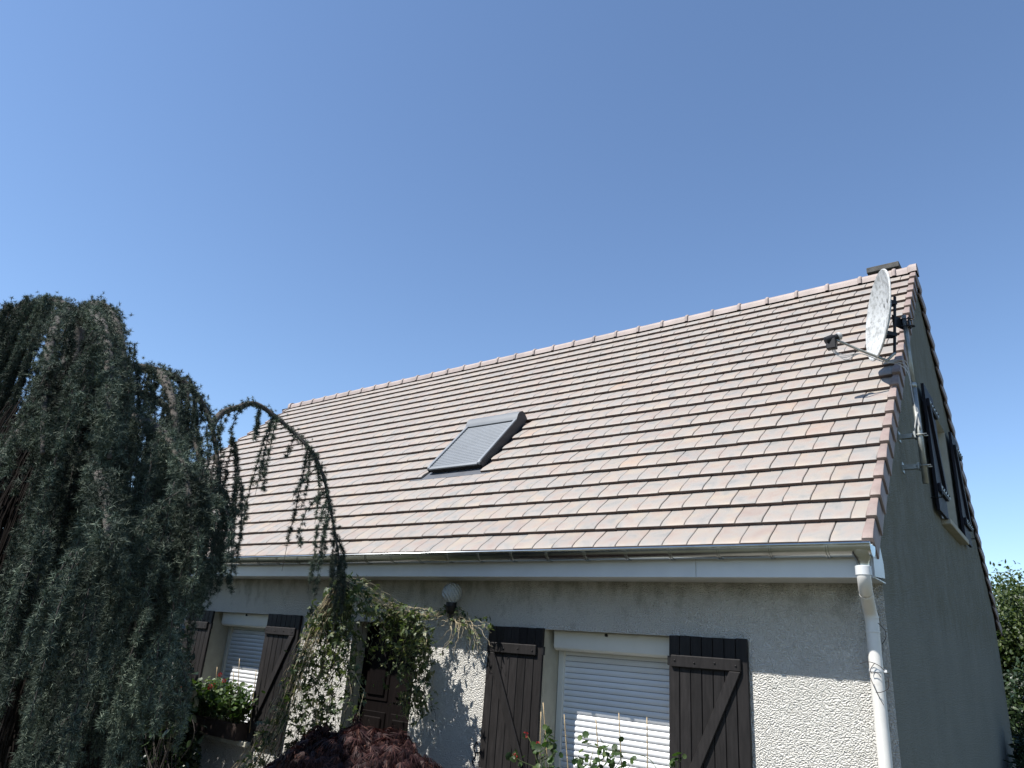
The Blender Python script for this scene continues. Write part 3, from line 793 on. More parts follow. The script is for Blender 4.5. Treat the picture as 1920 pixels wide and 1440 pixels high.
    MB().box((-.042, -.032, -.07), (.042, .032, .03), lambda x, y, z: tuple(lnb-wv*.03+np.array([x, y, z-.02]))).build('collar', M_BLACK, lo, bevel=.006)
    for k, (dx, sag) in enumerate(((-.012, .12), (0, .15), (.012, .10))):
        A = lnb-wv*.03+np.array([dx, 0, -.07])
        pts = [A, A+(.03, .01, -.06), A+(.10, .04, -sag*.85), foot+(lnb-foot)*.45+(0, 0, -.035), foot+(0, .0, -.025), foot+(.10, .10, -.03+k*.02), (mx-.02, my-.05+.02*k, Z0+1.72+.05*k), (mx-.01, my-.03, Z0+1.5), (mx+.01+.006*k, my-.027, Z0+1.2)]
        MB().tube(spline(pts, 46), .0042, 6).build('cable', M_CABLE, root, smooth=True)
    pts = [(mx+.01, my-.03, Z0+1.36), (mx-.01, my-.035, Z0+1.28), (mx-.03, my-.03, Z0+1.2), (mx-.055, my-.02, Z0+1.14)]
    MB().tube(spline(pts, 14), .007, 8).build('loose_cable_end', M_CABLE, root, smooth=True)
dish()

# ================================================================== WALL LAMP
def lamp():
    c = px(848, 1112, .20); 
    root = thing('wall_lamp', 'globe wall lamp of swirled glass on a black bracket', 'lamp', (c[0], WY, c[2]-.2))
    m, t, b = mat('swirled_glass'); b.inputs['Base Color'].default_value = (.62, .65, .65, 1); b.inputs['Transmission Weight'].default_value = .5
    b.inputs['Roughness'].default_value = .12; b.inputs['IOR'].default_value = 1.15
    w = N(t, 'ShaderNodeTexWave'); w.inputs['Scale'].default_value = 14; w.inputs['Distortion'].default_value = 2.0; w.bands_direction = 'DIAGONAL'
    t.links.new(coords(t), w.inputs[0]); bump(t, b, w.outputs['Fac'], .9, .01)
    r = .098
    MB().lathe([(.045, -r*.95)]+[(r*math.sin(a), -r*math.cos(a)) for a in np.linspace(.45, 3.1, 18)], c, 32).build('globe', m, root, smooth=True)
    MB().lathe([(.012, -.11), (.03, -.10), (.05, -.06), (.056, -.035), (.05, -.03), (.05, -.0)], c+(0, 0, -.085), 20).build('cup', M_IRON, root, angle=40)
    MB().tube(spline([c+(0, 0, -.17), c+(0, .01, -.24), c+(0, .10, -.25), (c[0], WY+.002, c[2]-.21)], 14), .012, 10).build('bracket_arm', M_IRON, root, smooth=True)
    MB().lathe([(.05, 0), (.05, .008), (.03, .02), (.012, .022)], (c[0], WY+.001, c[2]-.21), 20, (0, -1, 0)).build('wall_rose', M_IRON, root, angle=40)
    return c
LAMP = lamp()

# ================================================================== WEEPING CEDAR
def needle_template(n, L, w, seed, up_bias=.15):
    g = np.random.default_rng(seed); V = []; T = []
    for k in range(n):
        d = g.normal(size=3); d[1] += up_bias; d /= np.linalg.norm(d)
        h = np.cross(d, g.normal(size=3)); h /= np.linalg.norm(h)
        l = L*g.uniform(.75, 1.1); b = d*.002
        V += [b-h*w/2, b+h*w/2, d*l]; T.append((3*k, 3*k+1, 3*k+2))
    return np.array(V), np.array(T)
def cedar():
    DY = -.5; base = px(118, 900, -2.45+DY)
    root = thing('weeping_cedar', 'weeping blue-grey cedar with curtains of hanging needle branches', 'tree', (base[0], base[1], 0))
    Yt = -2.45+DY
    T_ = lambda x, y, Y=Yt: px(x, y, Y)
    trunk = [np.array([base[0]-.05, Yt, -.05]), np.array([base[0]+.05, Yt+.03, 1.2]), T_(112, 900), T_(125, 760), T_(140, 640), T_(150, 585)]
    ts = spline(trunk, 26); MB().tube(ts, list(np.linspace(.17, .05, 26)), 12).build('trunk', M_BARK, root, smooth=True)
    limbs = [  # px, py, Y  (main arching limbs)
        [(150, 590, -2.45), (185, 572, -2.5), (215, 600, -2.55), (230, 660, -2.6), (236, 760, -2.62), (240, 860, -2.62)],
        [(148, 590, -2.45), (100, 566, -2.55), (40, 578, -2.7), (-30, 610, -2.8), (-85, 700, -2.9), (-110, 840, -2.95)],
        [(150, 595, -2.45), (125, 585, -2.75), (100, 620, -3.05), (85, 720, -3.25), (80, 850, -3.3)],
        [(150, 590, -2.45), (168, 580, -2.1), (178, 620, -1.8), (185, 720, -1.65), (190, 860, -1.6)],
        [(140, 600, -2.45), (70, 590, -2.2), (0, 620, -2.0), (-60, 720, -1.9), (-80, 860, -1.9)],
        [(152, 600, -2.45), (178, 590, -2.8), (200, 640, -3.0), (205, 740, -3.1), (205, 860, -3.1)],
        [(138, 700, -2.45), (190, 690, -2.4), (245, 688, -2.2), (300, 697, -2.0), (345, 718, -1.85), (380, 758, -1.7), (398, 805, -1.65), (410, 880, -1.62), (414, 960, -1.62)],
        [(132, 780, -2.45), (200, 770, -2.6), (270, 790, -2.7), (320, 830, -2.75), (350, 900, -2.78), (360, 1000, -2.78)],
        [(130, 740, -2.45), (190, 730, -2.1), (260, 735, -1.75), (320, 770, -1.5), (365, 830, -1.4), (385, 920, -1.38), (392, 1010, -1.38)],
        [(125, 800, -2.45), (70, 790, -2.8), (20, 830, -3.0), (-20, 920, -3.1), (-35, 1040, -3.1)],
        [(122, 850, -2.45), (160, 850, -2.9), (190, 900, -3.15), (205, 1000, -3.25), (208, 1090, -3.25)],
        [(300, 700, -2.0), (318, 735, -2.1), (330, 800, -2.2), (335, 900, -2.2)],
    ]
    LP = [spline([px(x, y, Y+DY) for x, y, Y in l], 40) for l in limbs]
    for l in LP: 
        MB().tube(l, list(np.linspace(.045, .011, 40)), 8).build('limb', M_BARK, root, smooth=True)
    # the long arching branch that reaches over to the vine
    br = [(396, 800, -1.65), (415, 775, -1.55), (445, 764, -1.45), (478, 757, -1.35), (515, 780, -1.22), (552, 812, -1.12), (585, 848, -1.05), (605, 890, -1.0), (617, 940, -.96), (628, 1000, -.92), (637, 1055, -.9), (641, 1088, -.88)]
    B = spline([px(x, y, Y+DY*(1-k/11)) for k, (x, y, Y) in enumerate(br)], 70); MB().tube(B, list(np.linspace(.028, .006, 70)), 8).build('limb', M_BARK, root, smooth=True)

    P = []; D = []; S = []; tw = MB(); bare = MB(); g = np.random.default_rng(21)
    def strand(p0, length, dense=.0105, sway=.06, thick=.0035, dir0=None, side=.5, bare_tip=.0, scale=1.0, body=1.0):
        """one hanging branchlet with needle tufts; may carry short side shoots"""
        n = max(6, int(length/.06)); pts = [np.array(p0, float)]
        d = np.array([g.normal()*.5, g.normal()*.5, -.2]) if dir0 is None else np.array(dir0, float)
        for _ in range(n):
            d = d*.80+np.array([g.normal()*sway, g.normal()*sway, -.32]); d /= np.linalg.norm(d); pts.append(pts[-1]+d*length/n)
        pts = np.array(pts); tw.tube(pts[::2] if len(pts) > 8 else pts, list(np.linspace(thick, thick*.45, len(pts[::2]) if len(pts) > 8 else len(pts))), 4, cap=False)
        m = int(length*(1-bare_tip)/dense*body); t = np.sort(g.uniform(0, (1-bare_tip), m))*(len(pts)-1.001); i = t.astype(int); u = (t-i)[:, None]
        q = pts[i]*(1-u)+pts[i+1]*u; dirs = pts[i+1]-pts[i]
        off = g.normal(size=(m, 3))*.007
        P.append(q+off); D.append(dirs+g.normal(size=(m, 3))*.02); S.append(g.uniform(.75, 1.2, m)*scale)
        k = g.poisson(side*length)
        for _ in range(k):
            j = g.integers(1, len(pts)-2); strand(pts[j], g.uniform(.10, .30), dense, sway, thick*.6, np.array([g.normal()*.7, g.normal()*.7, g.uniform(-.9, -.1)])*.8, 0, 0, scale)
    def floor_z(x, y):
        q = pix(np.array([x, y, 1.0]))[0]
        return q
    for li, l in enumerate(LP):
        # tufts along the limb itself
        seg = np.linalg.norm(np.diff(l, axis=0), axis=1).sum()
        m = int(seg/.0032); i = g.integers(3, 39, m); q = l[i]+g.normal(size=(m, 3))*.034; P.append(q); D.append(g.normal(size=(m, 3))); S.append(g.uniform(.8, 1.25, m))
        nb = int(seg*(4.6 if li < 6 else 6.2)*{2: .3, 10: .55, 9: .5, 1: 1.3, 4: 1.3}.get(li, 1.0))
        for _ in range(nb):
            k = int(g.uniform(.12, 1)**.8*39); p = l[k]+np.array([g.normal()*.10, g.normal()*.10, g.normal()*.02])
            xp = pix(p)[0]
            if xp < 105 and li not in (1, 4) and g.uniform() < .35: continue
            if xp > 380: zmin = px(400, g.uniform(960, 1190), p[1])[2]
            elif xp > 290: zmin = px(330, g.uniform(1060, 1290), p[1])[2]
            elif xp > 200: zmin = px(250, g.uniform(1150, 1480), p[1])[2]
            else: zmin = px(150, g.uniform(1250, 1560), p[1])[2]
            Lmax = max(.3, p[2]-max(zmin, .15)); Ls = min(Lmax, g.gamma(3.2, .52)+.35)
            out = p-np.array([base[0], Yt, p[2]]); out /= np.linalg.norm(out)+.3
            if li == 6 and 295 < xp < 388 and g.uniform() < .8: Ls = g.uniform(.12, .32)
            if li < 6: out = out*.25
            for _b in range(g.integers(2, 5)):
                strand(p+g.normal(size=3)*np.array([.018, .018, .01]), Ls*g.uniform(.5, 1.05), dir0=out*.35+np.array([g.normal()*.15, g.normal()*.15, -.3]), side=.8, sway=.035, scale=g.uniform(.95, 1.3))
    # lower curtains that start inside the crown
    for _ in range(150):
        xs_ = g.uniform(110, 335); ys_ = g.uniform(900, 1290); Y = g.uniform(-3.0, -1.7)+DY
        p = px(xs_, ys_, Y); 
        if p[2] < .5: continue
        Ls = min(p[2]-.2, g.uniform(.5, 1.4))
        if xs_ > 230: Ls = min(Ls, max(.3, p[2]-px(xs_, 1400, Y)[2]))
        for _b in range(2): strand(p+g.normal(size=3)*.02, Ls*g.uniform(.7, 1), side=.8, sway=.04)
    # dead inner twigs, a thicket round the trunk; near-black colour stands for inner shade
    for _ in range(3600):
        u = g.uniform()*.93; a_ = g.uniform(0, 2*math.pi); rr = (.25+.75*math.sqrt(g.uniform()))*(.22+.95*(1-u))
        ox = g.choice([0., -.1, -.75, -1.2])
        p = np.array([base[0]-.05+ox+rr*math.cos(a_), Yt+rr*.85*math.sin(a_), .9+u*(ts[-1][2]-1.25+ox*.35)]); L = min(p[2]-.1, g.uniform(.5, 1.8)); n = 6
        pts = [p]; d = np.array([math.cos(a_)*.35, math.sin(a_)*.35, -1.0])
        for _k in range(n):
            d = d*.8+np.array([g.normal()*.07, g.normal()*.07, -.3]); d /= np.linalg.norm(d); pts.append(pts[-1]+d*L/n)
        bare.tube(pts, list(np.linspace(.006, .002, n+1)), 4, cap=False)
    # strands on the long branch, as they hang in front of the roof: start px, length, bare tip
    def bs(frac, length, **kw):
        p = B[int(frac*69)]; strand(p, length, dense=.011, thick=.0042, scale=1.22, **kw)
    m = 520; i = (g.uniform(0, 1, m)*64).astype(int); P.append(B[i]+g.normal(size=(m, 3))*.02); D.append(g.normal(size=(m, 3))); S.append(g.uniform(.8, 1.2, m))
    for fr, ln, bt, sd in ((.17, .26, 0, 0), (.22, .30, 0, 0), (.29, .33, 0, .5), (.31, .30, 0, 0), (.365, 1.28, .22, 1.6), (.37, .75, .1, 1), (.385, .62, 0, .6), (.47, .22, 0, 0), (.535, 1.18, .25, 1.4), (.54, .55, .1, .8), (.56, .7, .15, .6),
                           (.62, .38, .15, 0), (.70, .55, .1, .8), (.72, .85, .1, 1.0), (.74, 1.05, .1, .8), (.80, .55, .2, .6), (.84, .75, .1, .5), (.86, .5, .2, .5), (.90, .6, .1, .4), (.93, .45, .3, 0)):
        bs(fr, ln, sway=.045, side=sd, bare_tip=bt, dir0=np.array([g.normal()*.4, g.normal()*.3, -.3]))
    tw.build('twigs', M_TWIG, root, kind='stuff'); bare.build('dead_twigs', M_DEAD, root, kind='stuff')
    P = np.vstack(P); D = np.vstack(D); S = np.concatenate(S); n = len(P)
    VV = []; TT = []; off = 0; grp = g.integers(0, 6, n)
    for k in range(6):
        tv, tt = needle_template(27, .029, .0031, 100+k); sel = grp == k
        v, t = scatter(tv, tt, P[sel], frames(D[sel]), S[sel]); VV.append(v); TT.append(t+off); off += len(v)
    print('cedar tufts', n, 'tris', sum(len(t) for t in TT))
    fast('foliage', np.vstack(VV), np.vstack(TT), M_NEEDLE, root, kind='stuff')
cedar()

# ================================================================== leaves
def blade(l=1.0, w=.3, fold=.12, droop=.15, seg=3):
    """pointed leaf along +Y, normal +Z"""
    V = [(0, 0, 0)]; T = []
    for k in range(1, seg+1):
        u = k/(seg+1); ww = w*math.sin(math.pi*u**.8)*.5; z = -droop*u*u
        V += [(-ww, u*l, z+fold*ww), (0, u*l, z), (ww, u*l, z+fold*ww)]
    V.append((0, l, -droop)); e = len(V)-1
    T += [(0, 2, 1), (0, 3, 2)]
    for k in range(seg-1):
        a = 1+3*k; b = a+3
        T += [(a, a+1, b), (a+1, b+1, b), (a+1, a+2, b+1), (a+2, b+2, b+1)]
    a = 1+3*(seg-1); T += [(a, a+1, e), (a+1, a+2, e)]
    return np.array(V, float), np.array(T)
def palmate(n=5, l=1.0, w=.34, spread=110, droop=.15, seg=2):
    V = []; T = []; o = 0
    for k in range(n):
        a = R(-spread+2*spread*k/(n-1)); s = 1-.35*abs(k-(n-1)/2)/((n-1)/2)
        v, t = blade(l*s, w*s, .1, droop, seg); c, s_ = math.cos(a), math.sin(a)
        V.append(np.stack([v[:, 0]*c+v[:, 1]*s_, -v[:, 0]*s_+v[:, 1]*c, v[:, 2]], -1)); T.append(t+o); o += len(v)
    return np.vstack(V), np.vstack(T)
def round_leaf(n=7):
    V = [(0, .35, 0)]; 
    for k in range(n*2):
        a = 2*math.pi*k/(n*2); r = .5*(1 if k % 2 else .86); V.append((r*math.sin(a), .45-r*math.cos(a)*.95, .12*(r*2)**2+.05*((-1)**k)))
    return np.array(V), np.array([(0, 1+k, 1+(k+1) % (n*2)) for k in range(n*2)])
def leaves(name, P, D, S, tmpl, material, parent, ref=None, kind='stuff'):
    tv, tt = tmpl; v, t = scatter(tv, tt, P, frames(D, ref=ref), S); return fast(name, v, t, material, parent, kind=kind)

# ================================================================== CLIMBING VINE ROUND THE DOOR
def vine():
    g = np.random.default_rng(5)
    root = thing('climbing_vine', 'tangled green climbing vine arching over the front door', 'vine', tuple(np.array([*px(560, 1440, -.45)[:2], 0.0])))
    stems = MB(); straw = MB(); LPs = []; LDs = []; LSs = []
    def run(pts, n, r, straw_=False, jit=.012):
        c = spline([px(*q) for q in pts], n); c = c+np.cumsum(g.normal(size=c.shape)*jit*.35, 0)*np.linspace(0, 1, n)[:, None]*.4+g.normal(size=c.shape)*jit*.25
        (straw if straw_ else stems).tube(c, list(np.linspace(r, r*.6, n)), 5, cap=False); return c
    def leafy(c, per_m, spread, size=(.03, .06)):
        L = np.linalg.norm(np.diff(c, axis=0), axis=1).sum(); m = int(L*per_m); i = g.integers(0, len(c), m)
        LPs.append(c[i]+g.normal(size=(m, 3))*np.array([spread, spread*.7, spread])); d = g.normal(size=(m, 3)); d[:, 2] -= .55; LDs.append(d); LSs.append(g.uniform(*size, m))
    # garland from the branch tip to the lamp
    for k in range(16):
        dy = g.uniform(-.05, .1); oy = g.normal()*7
        c = run([(641+g.normal()*4, 1085+g.normal()*4, -.85), (680, 1103+oy, -.6+dy), (718, 1130+oy*1.2, -.3+dy), (755, 1148+oy, -.05+dy), (800, 1153+oy*.7, .12), (838, 1148+oy*.4, .25)], 40, .0032, True, .02)
        leafy(c, 13, .03, (.025, .045))
    # dense curtain on the left of the doorway
    for k in range(30):
        x0 = g.uniform(596, 668); Y = g.uniform(-.75, -.25)
        s = g.uniform(0, 1); c = run([(640+g.normal()*6, 1092, -.85), (x0, 1130+g.uniform(0, 60), Y), (x0+g.normal()*16-18*s, 1220, Y), (x0+g.normal()*22-50*s, 1310, Y+.05), (x0+g.normal()*24-80*s, 1390+g.uniform(0, 50), Y+.05)], 40, .003, k % 3 == 0, .02)
        leafy(c[4:], 32, .05)
    for k in range(22):
        x1 = g.uniform(615, 725); Y = g.uniform(-.75, -.15)
        c = run([(642+g.normal()*6, 1092, -.85), (x1*.5+320+g.normal()*6, 1112+g.normal()*6, Y-.1), (x1, 1140+g.uniform(-12, 35), Y)], 16, .0026, k % 2 == 0, .02); leafy(c[3:], 48, .05)
    # left leg running down to the planting bed, mostly dry stems
    for k in range(46):
        j = g.normal()*11; Y = -.6+g.normal()*.08
        c = run([(636+j*.3, 1095, -.85), (600+j, 1160, Y), (565+j*1.2, 1240, Y), (535+j*1.5, 1320, Y), (500+j*1.8, 1400, Y+.0), (455+j*2.4, 1470, Y)], 44, .0028, k % 4 != 0, .02)
        if k % 4 == 0: leafy(c[6:], 22, .05)
    # over the door and down its right side
    for k in range(20):
        x1 = g.uniform(768, 806); Y = g.uniform(-.12, .22)
        c = run([(700+g.uniform(-20, 60), 1140+g.normal()*8, -.25), (740, 1160+g.normal()*12, -.05), (x1, 1195+g.normal()*12, Y), (x1+g.normal()*16, 1260, Y), (x1-8+g.normal()*20, 1320+g.uniform(0, 40), Y)], 34, .003, k % 3 == 0, .02)
        leafy(c[6:], 36, .04)
    for k in range(26):
        x1 = g.uniform(685, 785)
        c = run([(x1, 1148, -.25), (x1+g.normal()*12, 1185, -.2), (x1+g.normal()*18, 1205+g.uniform(0, 70), -.15)], 16, .0025, False, .02); leafy(c, 30, .035)
    # tuft of dry stems under the lamp
    for k in range(24):
        a = g.normal()*22; b = g.uniform(10, 75)
        c = run([(846+g.normal()*5, 1150+g.normal()*6, .24), (858+a*.5, 1158+g.normal()*10, .22), (868+a, 1160+b*.5, .2), (862+a*1.6, 1160+b, .22)], 16, .0024, True, .03)
        if k % 5 == 0: leafy(c, 30, .03)
    stems.build('stems', M_TWIG, root, kind='stuff'); straw.build('dry_stems', M_STRAW, root, kind='stuff')
    P = np.vstack(LPs); D = np.vstack(LDs); S = np.concatenate(LSs); sel = g.uniform(size=len(P)) < .45
    leaves('leaves', P[sel], D[sel], S[sel]*1.15, palmate(5, 1, .36, 100), M_VINE, root, g.normal(size=(sel.sum(), 3))+np.array([-.5, -.6, 1.2]))
    leaves('leaves', P[~sel], D[~sel], S[~sel]*1.15, blade(1, .38), M_VINE, root, g.normal(size=((~sel).sum(), 3))+np.array([-.5, -.6, 1.2]))
vine()

# ================================================================== PURPLE MAPLE
def maple():
    g = np.random.default_rng(9); c0 = np.array([-3.42, -1.0, 0.0])
    root = thing('maple_shrub', 'low dome of dark purple cut-leaf maple before the door', 'shrub', tuple(c0))
    rx, ry, H = 1.20, .85, 1.24; st = MB(); tips = []
    for k in range(90):
        a = g.uniform(0, 2*math.pi); rr = math.sqrt(g.uniform(0.02, 1))
        e = np.array([c0[0]+rx*rr*math.cos(a), c0[1]+ry*rr*math.sin(a), H*(1-.62*rr**2.2)-.02+g.normal()*.03])
        m = np.array([c0[0]+rx*rr*.4*math.cos(a), c0[1]+ry*rr*.4*math.sin(a), H*.72])
        s = spline([c0+(0, 0, .1), c0+(math.cos(a)*.06, math.sin(a)*.06, .55), m, e], 16); st.tube(s, list(np.linspace(.014, .003, 16)), 5, cap=False); tips.append(e)
    st.tube([c0, c0+(0.02, 0, .3), c0+(0, .02, .6)], [.05, .042, .03], 8)
    st.build('branches', M_BARK, root)
    n = 13000; a = g.uniform(0, 2*math.pi, n); rr = np.sqrt(g.uniform(0, 1, n))*1.08
    lump = .022*np.sin(a*5+rr*7)+.022*np.sin(a*3-rr*11+1)+.02*np.sin(rr*19+a*2)
    lay = g.choice([0, .0, .0, .10, .22], n)
    z = H*(1-.60*np.clip(rr, 0, 1.1)**2.3)+lump-lay*g.uniform(.4, 1.2, n)+g.normal(size=n)*.022
    P = np.stack([c0[0]+rx*rr*np.cos(a), c0[1]+ry*rr*np.sin(a), z], -1)
    out = np.stack([np.cos(a)*rr, np.sin(a)*rr, -.35-.5*rr], -1)+g.normal(size=(n, 3))*.35
    ref = np.stack([np.cos(a)*rr*.9, np.sin(a)*rr*.9, np.ones(n)], -1)+g.normal(size=(n, 3))*.3
    leaves('leaves', P, out, g.uniform(.07, .14, n), palmate(7, 1, .085, 55, .5, 2), M_MAPLE, root, ref)
maple()

# ================================================================== WINDOW TROUGHS, CANES
def trough(name, x0, x1, y, z, label, seed, height, nleaf, nflow, spread=.13, pale=False):
    g = np.random.default_rng(seed); root = thing(name, label, 'planter', ((x0+x1)/2, y, z))
    w = .085
    m = MB(); V = []
    for zz, f, gr in ((0, .86, 0), (.15, 1.0, .0), (.155, 1.06, 0.004), (.18, 1.06, .004)):
        hx = (x1-x0)/2-(1-f)*.05+gr; hy = w*f; cx = (x0+x1)/2
        V += [(cx-hx, y-hy, z+zz), (cx+hx, y-hy, z+zz), (cx+hx, y+hy, z+zz), (cx-hx, y+hy, z+zz)]
    Fc = [(0, 3, 2, 1)]+[(4*i+k, 4*i+(k+1) % 4, 4*i+4+(k+1) % 4, 4*i+4+k) for i in range(3) for k in range(4)]
    m.add(V, Fc); m.build('trough', M_TERRA, root)
    MB().box((x0+.012, y-w*.97, z+.12), (x1-.012, y+w*.97, z+.165)).build('soil', M_SOIL, root)
    st = MB(); P = []; D = []
    ns = max(8, nleaf//14); ends = []
    for k in range(ns):
        b = np.array([g.uniform(x0+.03, x1-.03), y+g.uniform(-.06, .06), z+.16]); h = height*g.uniform(.45, 1.05)
        e = b+np.array([g.normal()*spread, g.normal()*spread*.6-.06, h]); s = spline([b, b+(e-b)*.5+g.normal(size=3)*.02, e], 9)
        st.tube(s, list(np.linspace(.005, .003, 9)), 5, cap=False); ends.append(e)
        q = int(nleaf/ns); i = g.integers(2, 9, q); d = g.normal(size=(q, 3)); d[:, 2] = np.abs(d[:, 2])*.3
        P.append(s[i]+d*g.uniform(.02, .06, (q, 1))); D.append(d)
    st.build('stems', M_VINE, root, kind='stuff')
    P = np.vstack(P); D = np.vstack(D)
    leaves('leaves', P, D, g.uniform(.035, .065, len(P)), round_leaf(), M_GERA, root, g.normal(size=P.shape)*.5+np.array([-.3, -.6, .8]))
    for k in range(nflow):
        e = ends[g.integers(0, len(ends))]; h = e+np.array([g.normal()*.05, -.03+g.normal()*.03, g.uniform(.02, .10)])
        fl = part_empty('flower', root, tuple(h)); MB().tube([e, (e+h)/2+g.normal(size=3)*.008, h], .0018, 5, cap=False).build('flower_stalk', M_VINE, fl)
        q = 46; d = g.normal(size=(q, 3)); d /= np.linalg.norm(d, axis=1)[:, None]
        leaves('petals', h+d*.014, d, g.uniform(.010, .016, q), blade(1, .9, .1, .2, 1), M_RED_FL, fl, kind=None)
    return root
SILL = Z0-2.02
trough('flower_trough', -7.42, -6.80, .30, SILL, 'brown trough of bushy geraniums on the sill next to the dry vine stems', 31, .40, 1000, 4, .17)
trough('flower_trough', -8.02, -7.46, .30, SILL, 'brown trough of geraniums on the sill beside the cedar-side shutter', 32, .38, 900, 5, .17)
trough('flower_trough', -2.72, -1.66, .30, SILL-.0, 'long brown trough with thin leggy geraniums on the sill near the rainwater pipe', 33, .30, 130, 1, .10)
def cane(x, y, zb, tip, k):
    g = np.random.default_rng(k); b = np.array([x, y, zb]); tip = np.array(tip)
    pts = [b+(tip-b)*u+np.array([math.sin(u*3+k)*.004, 0, 0]) for u in np.linspace(0, 1, 9)]
    m = MB().tube(pts, .0042, 8)
    for u in (.25, .5, .75): m.lathe([(.0042, -.004), (.006, 0), (.0042, .004)], b+(tip-b)*u, 8)
    o = m.build('bamboo_cane', M_CANE, None, smooth=True); return o
def c4(x, y): return (860+x*.32292, 1060+y*.32292)
def c5(x, y): return (280+x*.32292, 1060+y*.32292)
for k, (q, bx) in enumerate((((490, 797), 535), ((480, 850), 470), ((615, 865), 655), ((797, 893), 850), ((928, 857), 970), ((1090, 882), 1103))):
    tip = px(*c4(*q), .27); bb = px(*c4(bx, 1200), .30)
    o = cane(bb[0], .30, SILL+.1, tip, k); tag(o, 'thin bamboo cane in the trough before the large sunlit roller shutter', 'cane', 'canes in the trough near the rainwater pipe')
for k, (q, bx) in enumerate((((395, 590), 360), ((525, 540), 505), ((490, 620), 475), ((620, 610), 590))):
    tip = px(*c5(*q), .27); bb = px(*c5(bx, 930), .30)
    o = cane(bb[0], .30, SILL+.1, tip, k+20); tag(o, 'thin bamboo cane among the red geraniums', 'cane', 'canes among the red geraniums')
# leggy geranium shoots in front of the big roller shutter
def shoots():
    g = np.random.default_rng(44)
    root = thing('leggy_geranium', 'spindly geranium shoots with a few lobed leaves before the roller shutter', 'plant', (-2.2, .22, SILL+.16))
    st = MB(); P = []; D = []
    for q in ([(1150, 1180), (1080, 1110), (870, 1075), (720, 1030)], [(900, 1180), (870, 1100), (850, 1060)], [(900, 1190), (940, 1120), (910, 1050)], [(820, 1190), (850, 1150), (835, 1130)], [(500, 1180), (495, 1100), (520, 1000), (515, 950)], [(520, 1190), (545, 1100), (570, 1080)], [(480, 1190), (450, 1120), (435, 1060), (400, 990)], [(470, 1180), (370, 1140), (325, 1110)], [(1270, 1190), (1275, 1130), (1268, 1100)], [(540, 1180), (500, 1060), (530, 1010)], [(960, 1200), (990, 1170), (985, 1150)], [(700, 1200), (690, 1170), (680, 1165)]):
        s = spline([px(*c4(*p), .22) for p in q], 18); st.tube(s, .0028, 5, cap=False)
        n = 9; i = 17-np.abs(g.normal(size=n)*5).astype(int).clip(0, 16); d = g.normal(size=(n, 3)); P.append(s[i]+d*.018); D.append(d)
    st.build('stems', M_VINE, root, kind='stuff'); P = np.vstack(P); D = np.vstack(D)
    leaves('leaves', P, D, g.uniform(.035, .07, len(P)), round_leaf(), M_GERA, root, g.normal(size=P.shape)*.5+np.array([-.3, -.8, .5]))
    for q, r in (((325, 1110), .020), ((390, 985), .018)):
        h = px(*c4(*q), .22); k = 40; d = g.normal(size=(k, 3)); d /= np.linalg.norm(d, axis=1)[:, None]
        leaves('flower', h+d*r*.7, d, g.uniform(.012, .018, k), blade(1, .9, .1, .2, 1), M_RED_FL, root, kind=None)
shoots()

# ================================================================== OTHER PLANTS
def leafy_tree(name, label, cat, c, rx, ry, rz, zc, n, tmpl, size, material, seed, trunk=True, blobs=26, group=None):
    """trunk with limbs and a crown of leaves grown as many uneven clumps"""
    g = np.random.default_rng(seed); c = np.array(c, float); root = thing(name, label, cat, tuple(c), group)
    st = MB(); cl = []
    if trunk: st.tube(spline([c+(0, 0, -.05), c+(.04, .02, zc*.4), c+(0, 0, zc)], 10), list(np.linspace(.16, .06, 10)), 9)
    for k in range(blobs):
        d = g.normal(size=3); d /= np.linalg.norm(d); r = g.uniform(.45, 1.0)**.5
        e = np.array([c[0]+d[0]*rx*r, c[1]+d[1]*ry*r, zc+d[2]*rz*r]); cl.append((e, g.uniform(.22, .42)))
        st.tube(spline([np.array([c[0], c[1], max(.2, zc*.5)]), (np.array([c[0], c[1], zc*.75])+e)/2+g.normal(size=3)*.1, e], 8), list(np.linspace(.05, .008, 8)), 5, cap=False)
    st.build('trunk', M_BARK, root)
    P = []; m = n//blobs; sc = (rx+ry+rz)/3
    for e, r in cl:
        d = g.normal(size=(m, 3)); d /= np.linalg.norm(d, axis=1)[:, None]; P.append(e+d*(r*sc*g.uniform(.35, 1.05, (m, 1))))
    P = np.vstack(P); P = P[P[:, 2] > .05]; D = g.normal(size=P.shape); D[:, 2] -= .3
    leaves('crown', P, D, g.uniform(*size, len(P)), tmpl, material, root, g.normal(size=P.shape)*.7+np.array([-.2, -.3, .9]))
    return root
leafy_tree('broadleaf_tree', 'sunlit green leafy tree rising behind the back corner of the house', 'tree', (.55, 12.6, 0), 1.5, 1.6, 1.35, 2.65, 42000, blade(1, .5), (.055, .10), M_TREE, 61, blobs=60)
leafy_tree('broadleaf_tree', 'taller pale green tree farther behind the house', 'tree', (1.9, 16.5, 0), 1.9, 2.0, 1.75, 3.0, 22000, blade(1, .5), (.07, .12), M_TREE, 62, blobs=50)
leafy_tree('laurel_bush', 'dark shaded evergreen bush against the back corner of the gable', 'bush', (.70, 9.8, 0), 1.1, 1.0, 1.3, 1.35, 22000, blade(1, .36), (.08, .13), M_DARKLEAF, 63, False, 50)
leafy_tree('laurel_bush', 'low dark pointed-leaf bush at the foot of the gable', 'bush', (.46, 6.6, 0), .46, .7, .62, .74, 7000, blade(1, .28), (.09, .15), M_DARKLEAF, 64, False, 26)
_h = px(110, 1440, -.75); _h2 = px(255, 1440, -.35)  # two bushes added so the gaps below the cedar look dark
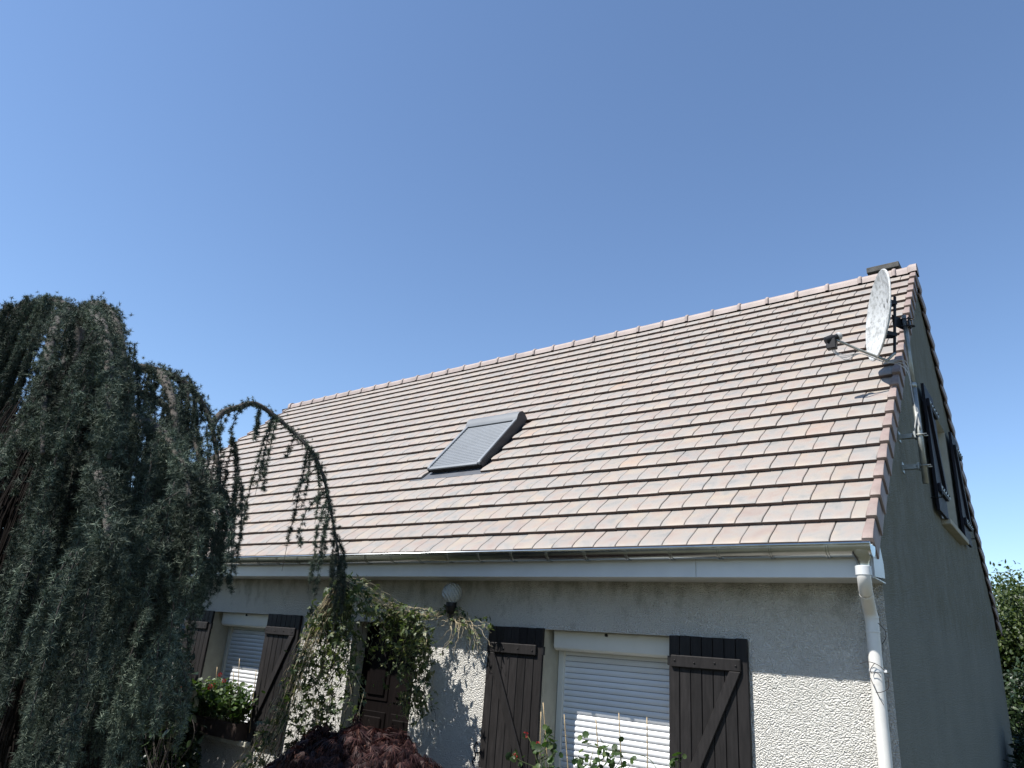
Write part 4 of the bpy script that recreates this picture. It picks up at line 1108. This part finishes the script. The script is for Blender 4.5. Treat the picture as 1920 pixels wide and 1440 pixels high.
leafy_tree('laurel_bush', 'dark bush added behind the cedar curtains to darken their gaps', 'bush', (_h[0], _h[1], 0), 1.5, .7, 1.1, 1.15, 15000, blade(1, .42), (.07, .12), M_DARKLEAF, 65, False, 44)
leafy_tree('laurel_bush', 'small dark bush added under the geranium window sill to deepen the shade', 'bush', (_h2[0], _h2[1], 0), .8, .5, .42, .50, 7000, blade(1, .42), (.06, .10), M_DARKLEAF, 66, False, 30)
# broad-leaved creeper between cedar and shutter
def creeper():
    g = np.random.default_rng(71); root = thing('creeper', 'creeper with broad dark leaves hanging between the cedar and the shutter', 'vine', tuple(np.array([*px(300, 1440, -.8)[:2], 0.])))
    st = MB(); P = []; D = []
    for k in range(20):
        x = g.uniform(275, 345); y1 = g.uniform(1235, 1290); Y = g.uniform(-1.0, -.6)
        s = spline([px(x-25+g.normal()*15, 1470, Y), px(x-10+g.normal()*15, 1380, Y), px(x+g.normal()*10, 1300, Y), px(x+g.normal()*14, y1-70, Y)], 20); st.tube(s, .004, 5, cap=False)
        n = 15; i = g.integers(6, 20, n); d = g.normal(size=(n, 3)); P.append(s[i]+d*.035); D.append(d)
    st.build('stems', M_TWIG, root, kind='stuff'); P = np.vstack(P); D = np.vstack(D)
    leaves('leaves', P, D, g.uniform(.07, .13, len(P)), blade(1, .62, .15, .2, 3), M_DARKLEAF, root, g.normal(size=P.shape)*.6+np.array([.2, -.6, .6]))
creeper()
# stray twigs caught behind the rainwater pipe
def stray():
    for pts in ([(1612, 1244), (1630, 1241), (1648, 1248), (1659, 1258)], [(1632, 1271), (1640, 1290), (1650, 1310), (1657, 1322)], [(1640, 1243), (1632, 1255), (1634, 1262)], [(1646, 1168), (1658, 1180), (1661, 1195), (1654, 1208)], [(1633, 1262), (1645, 1262), (1652, 1270)], [(1665, 1270), (1666, 1290), (1652, 1298), (1642, 1298)]):
        o = MB().tube(spline([px(*p, .235) for p in pts], 14), .0022, 5).build('dry_twig', M_TWIG, None)
        tag(o, 'thin dry tendril caught on the white rainwater pipe', 'twig', 'tendrils on the rainwater pipe')
stray()

scene.render.resolution_x = 1024; scene.render.resolution_y = 768
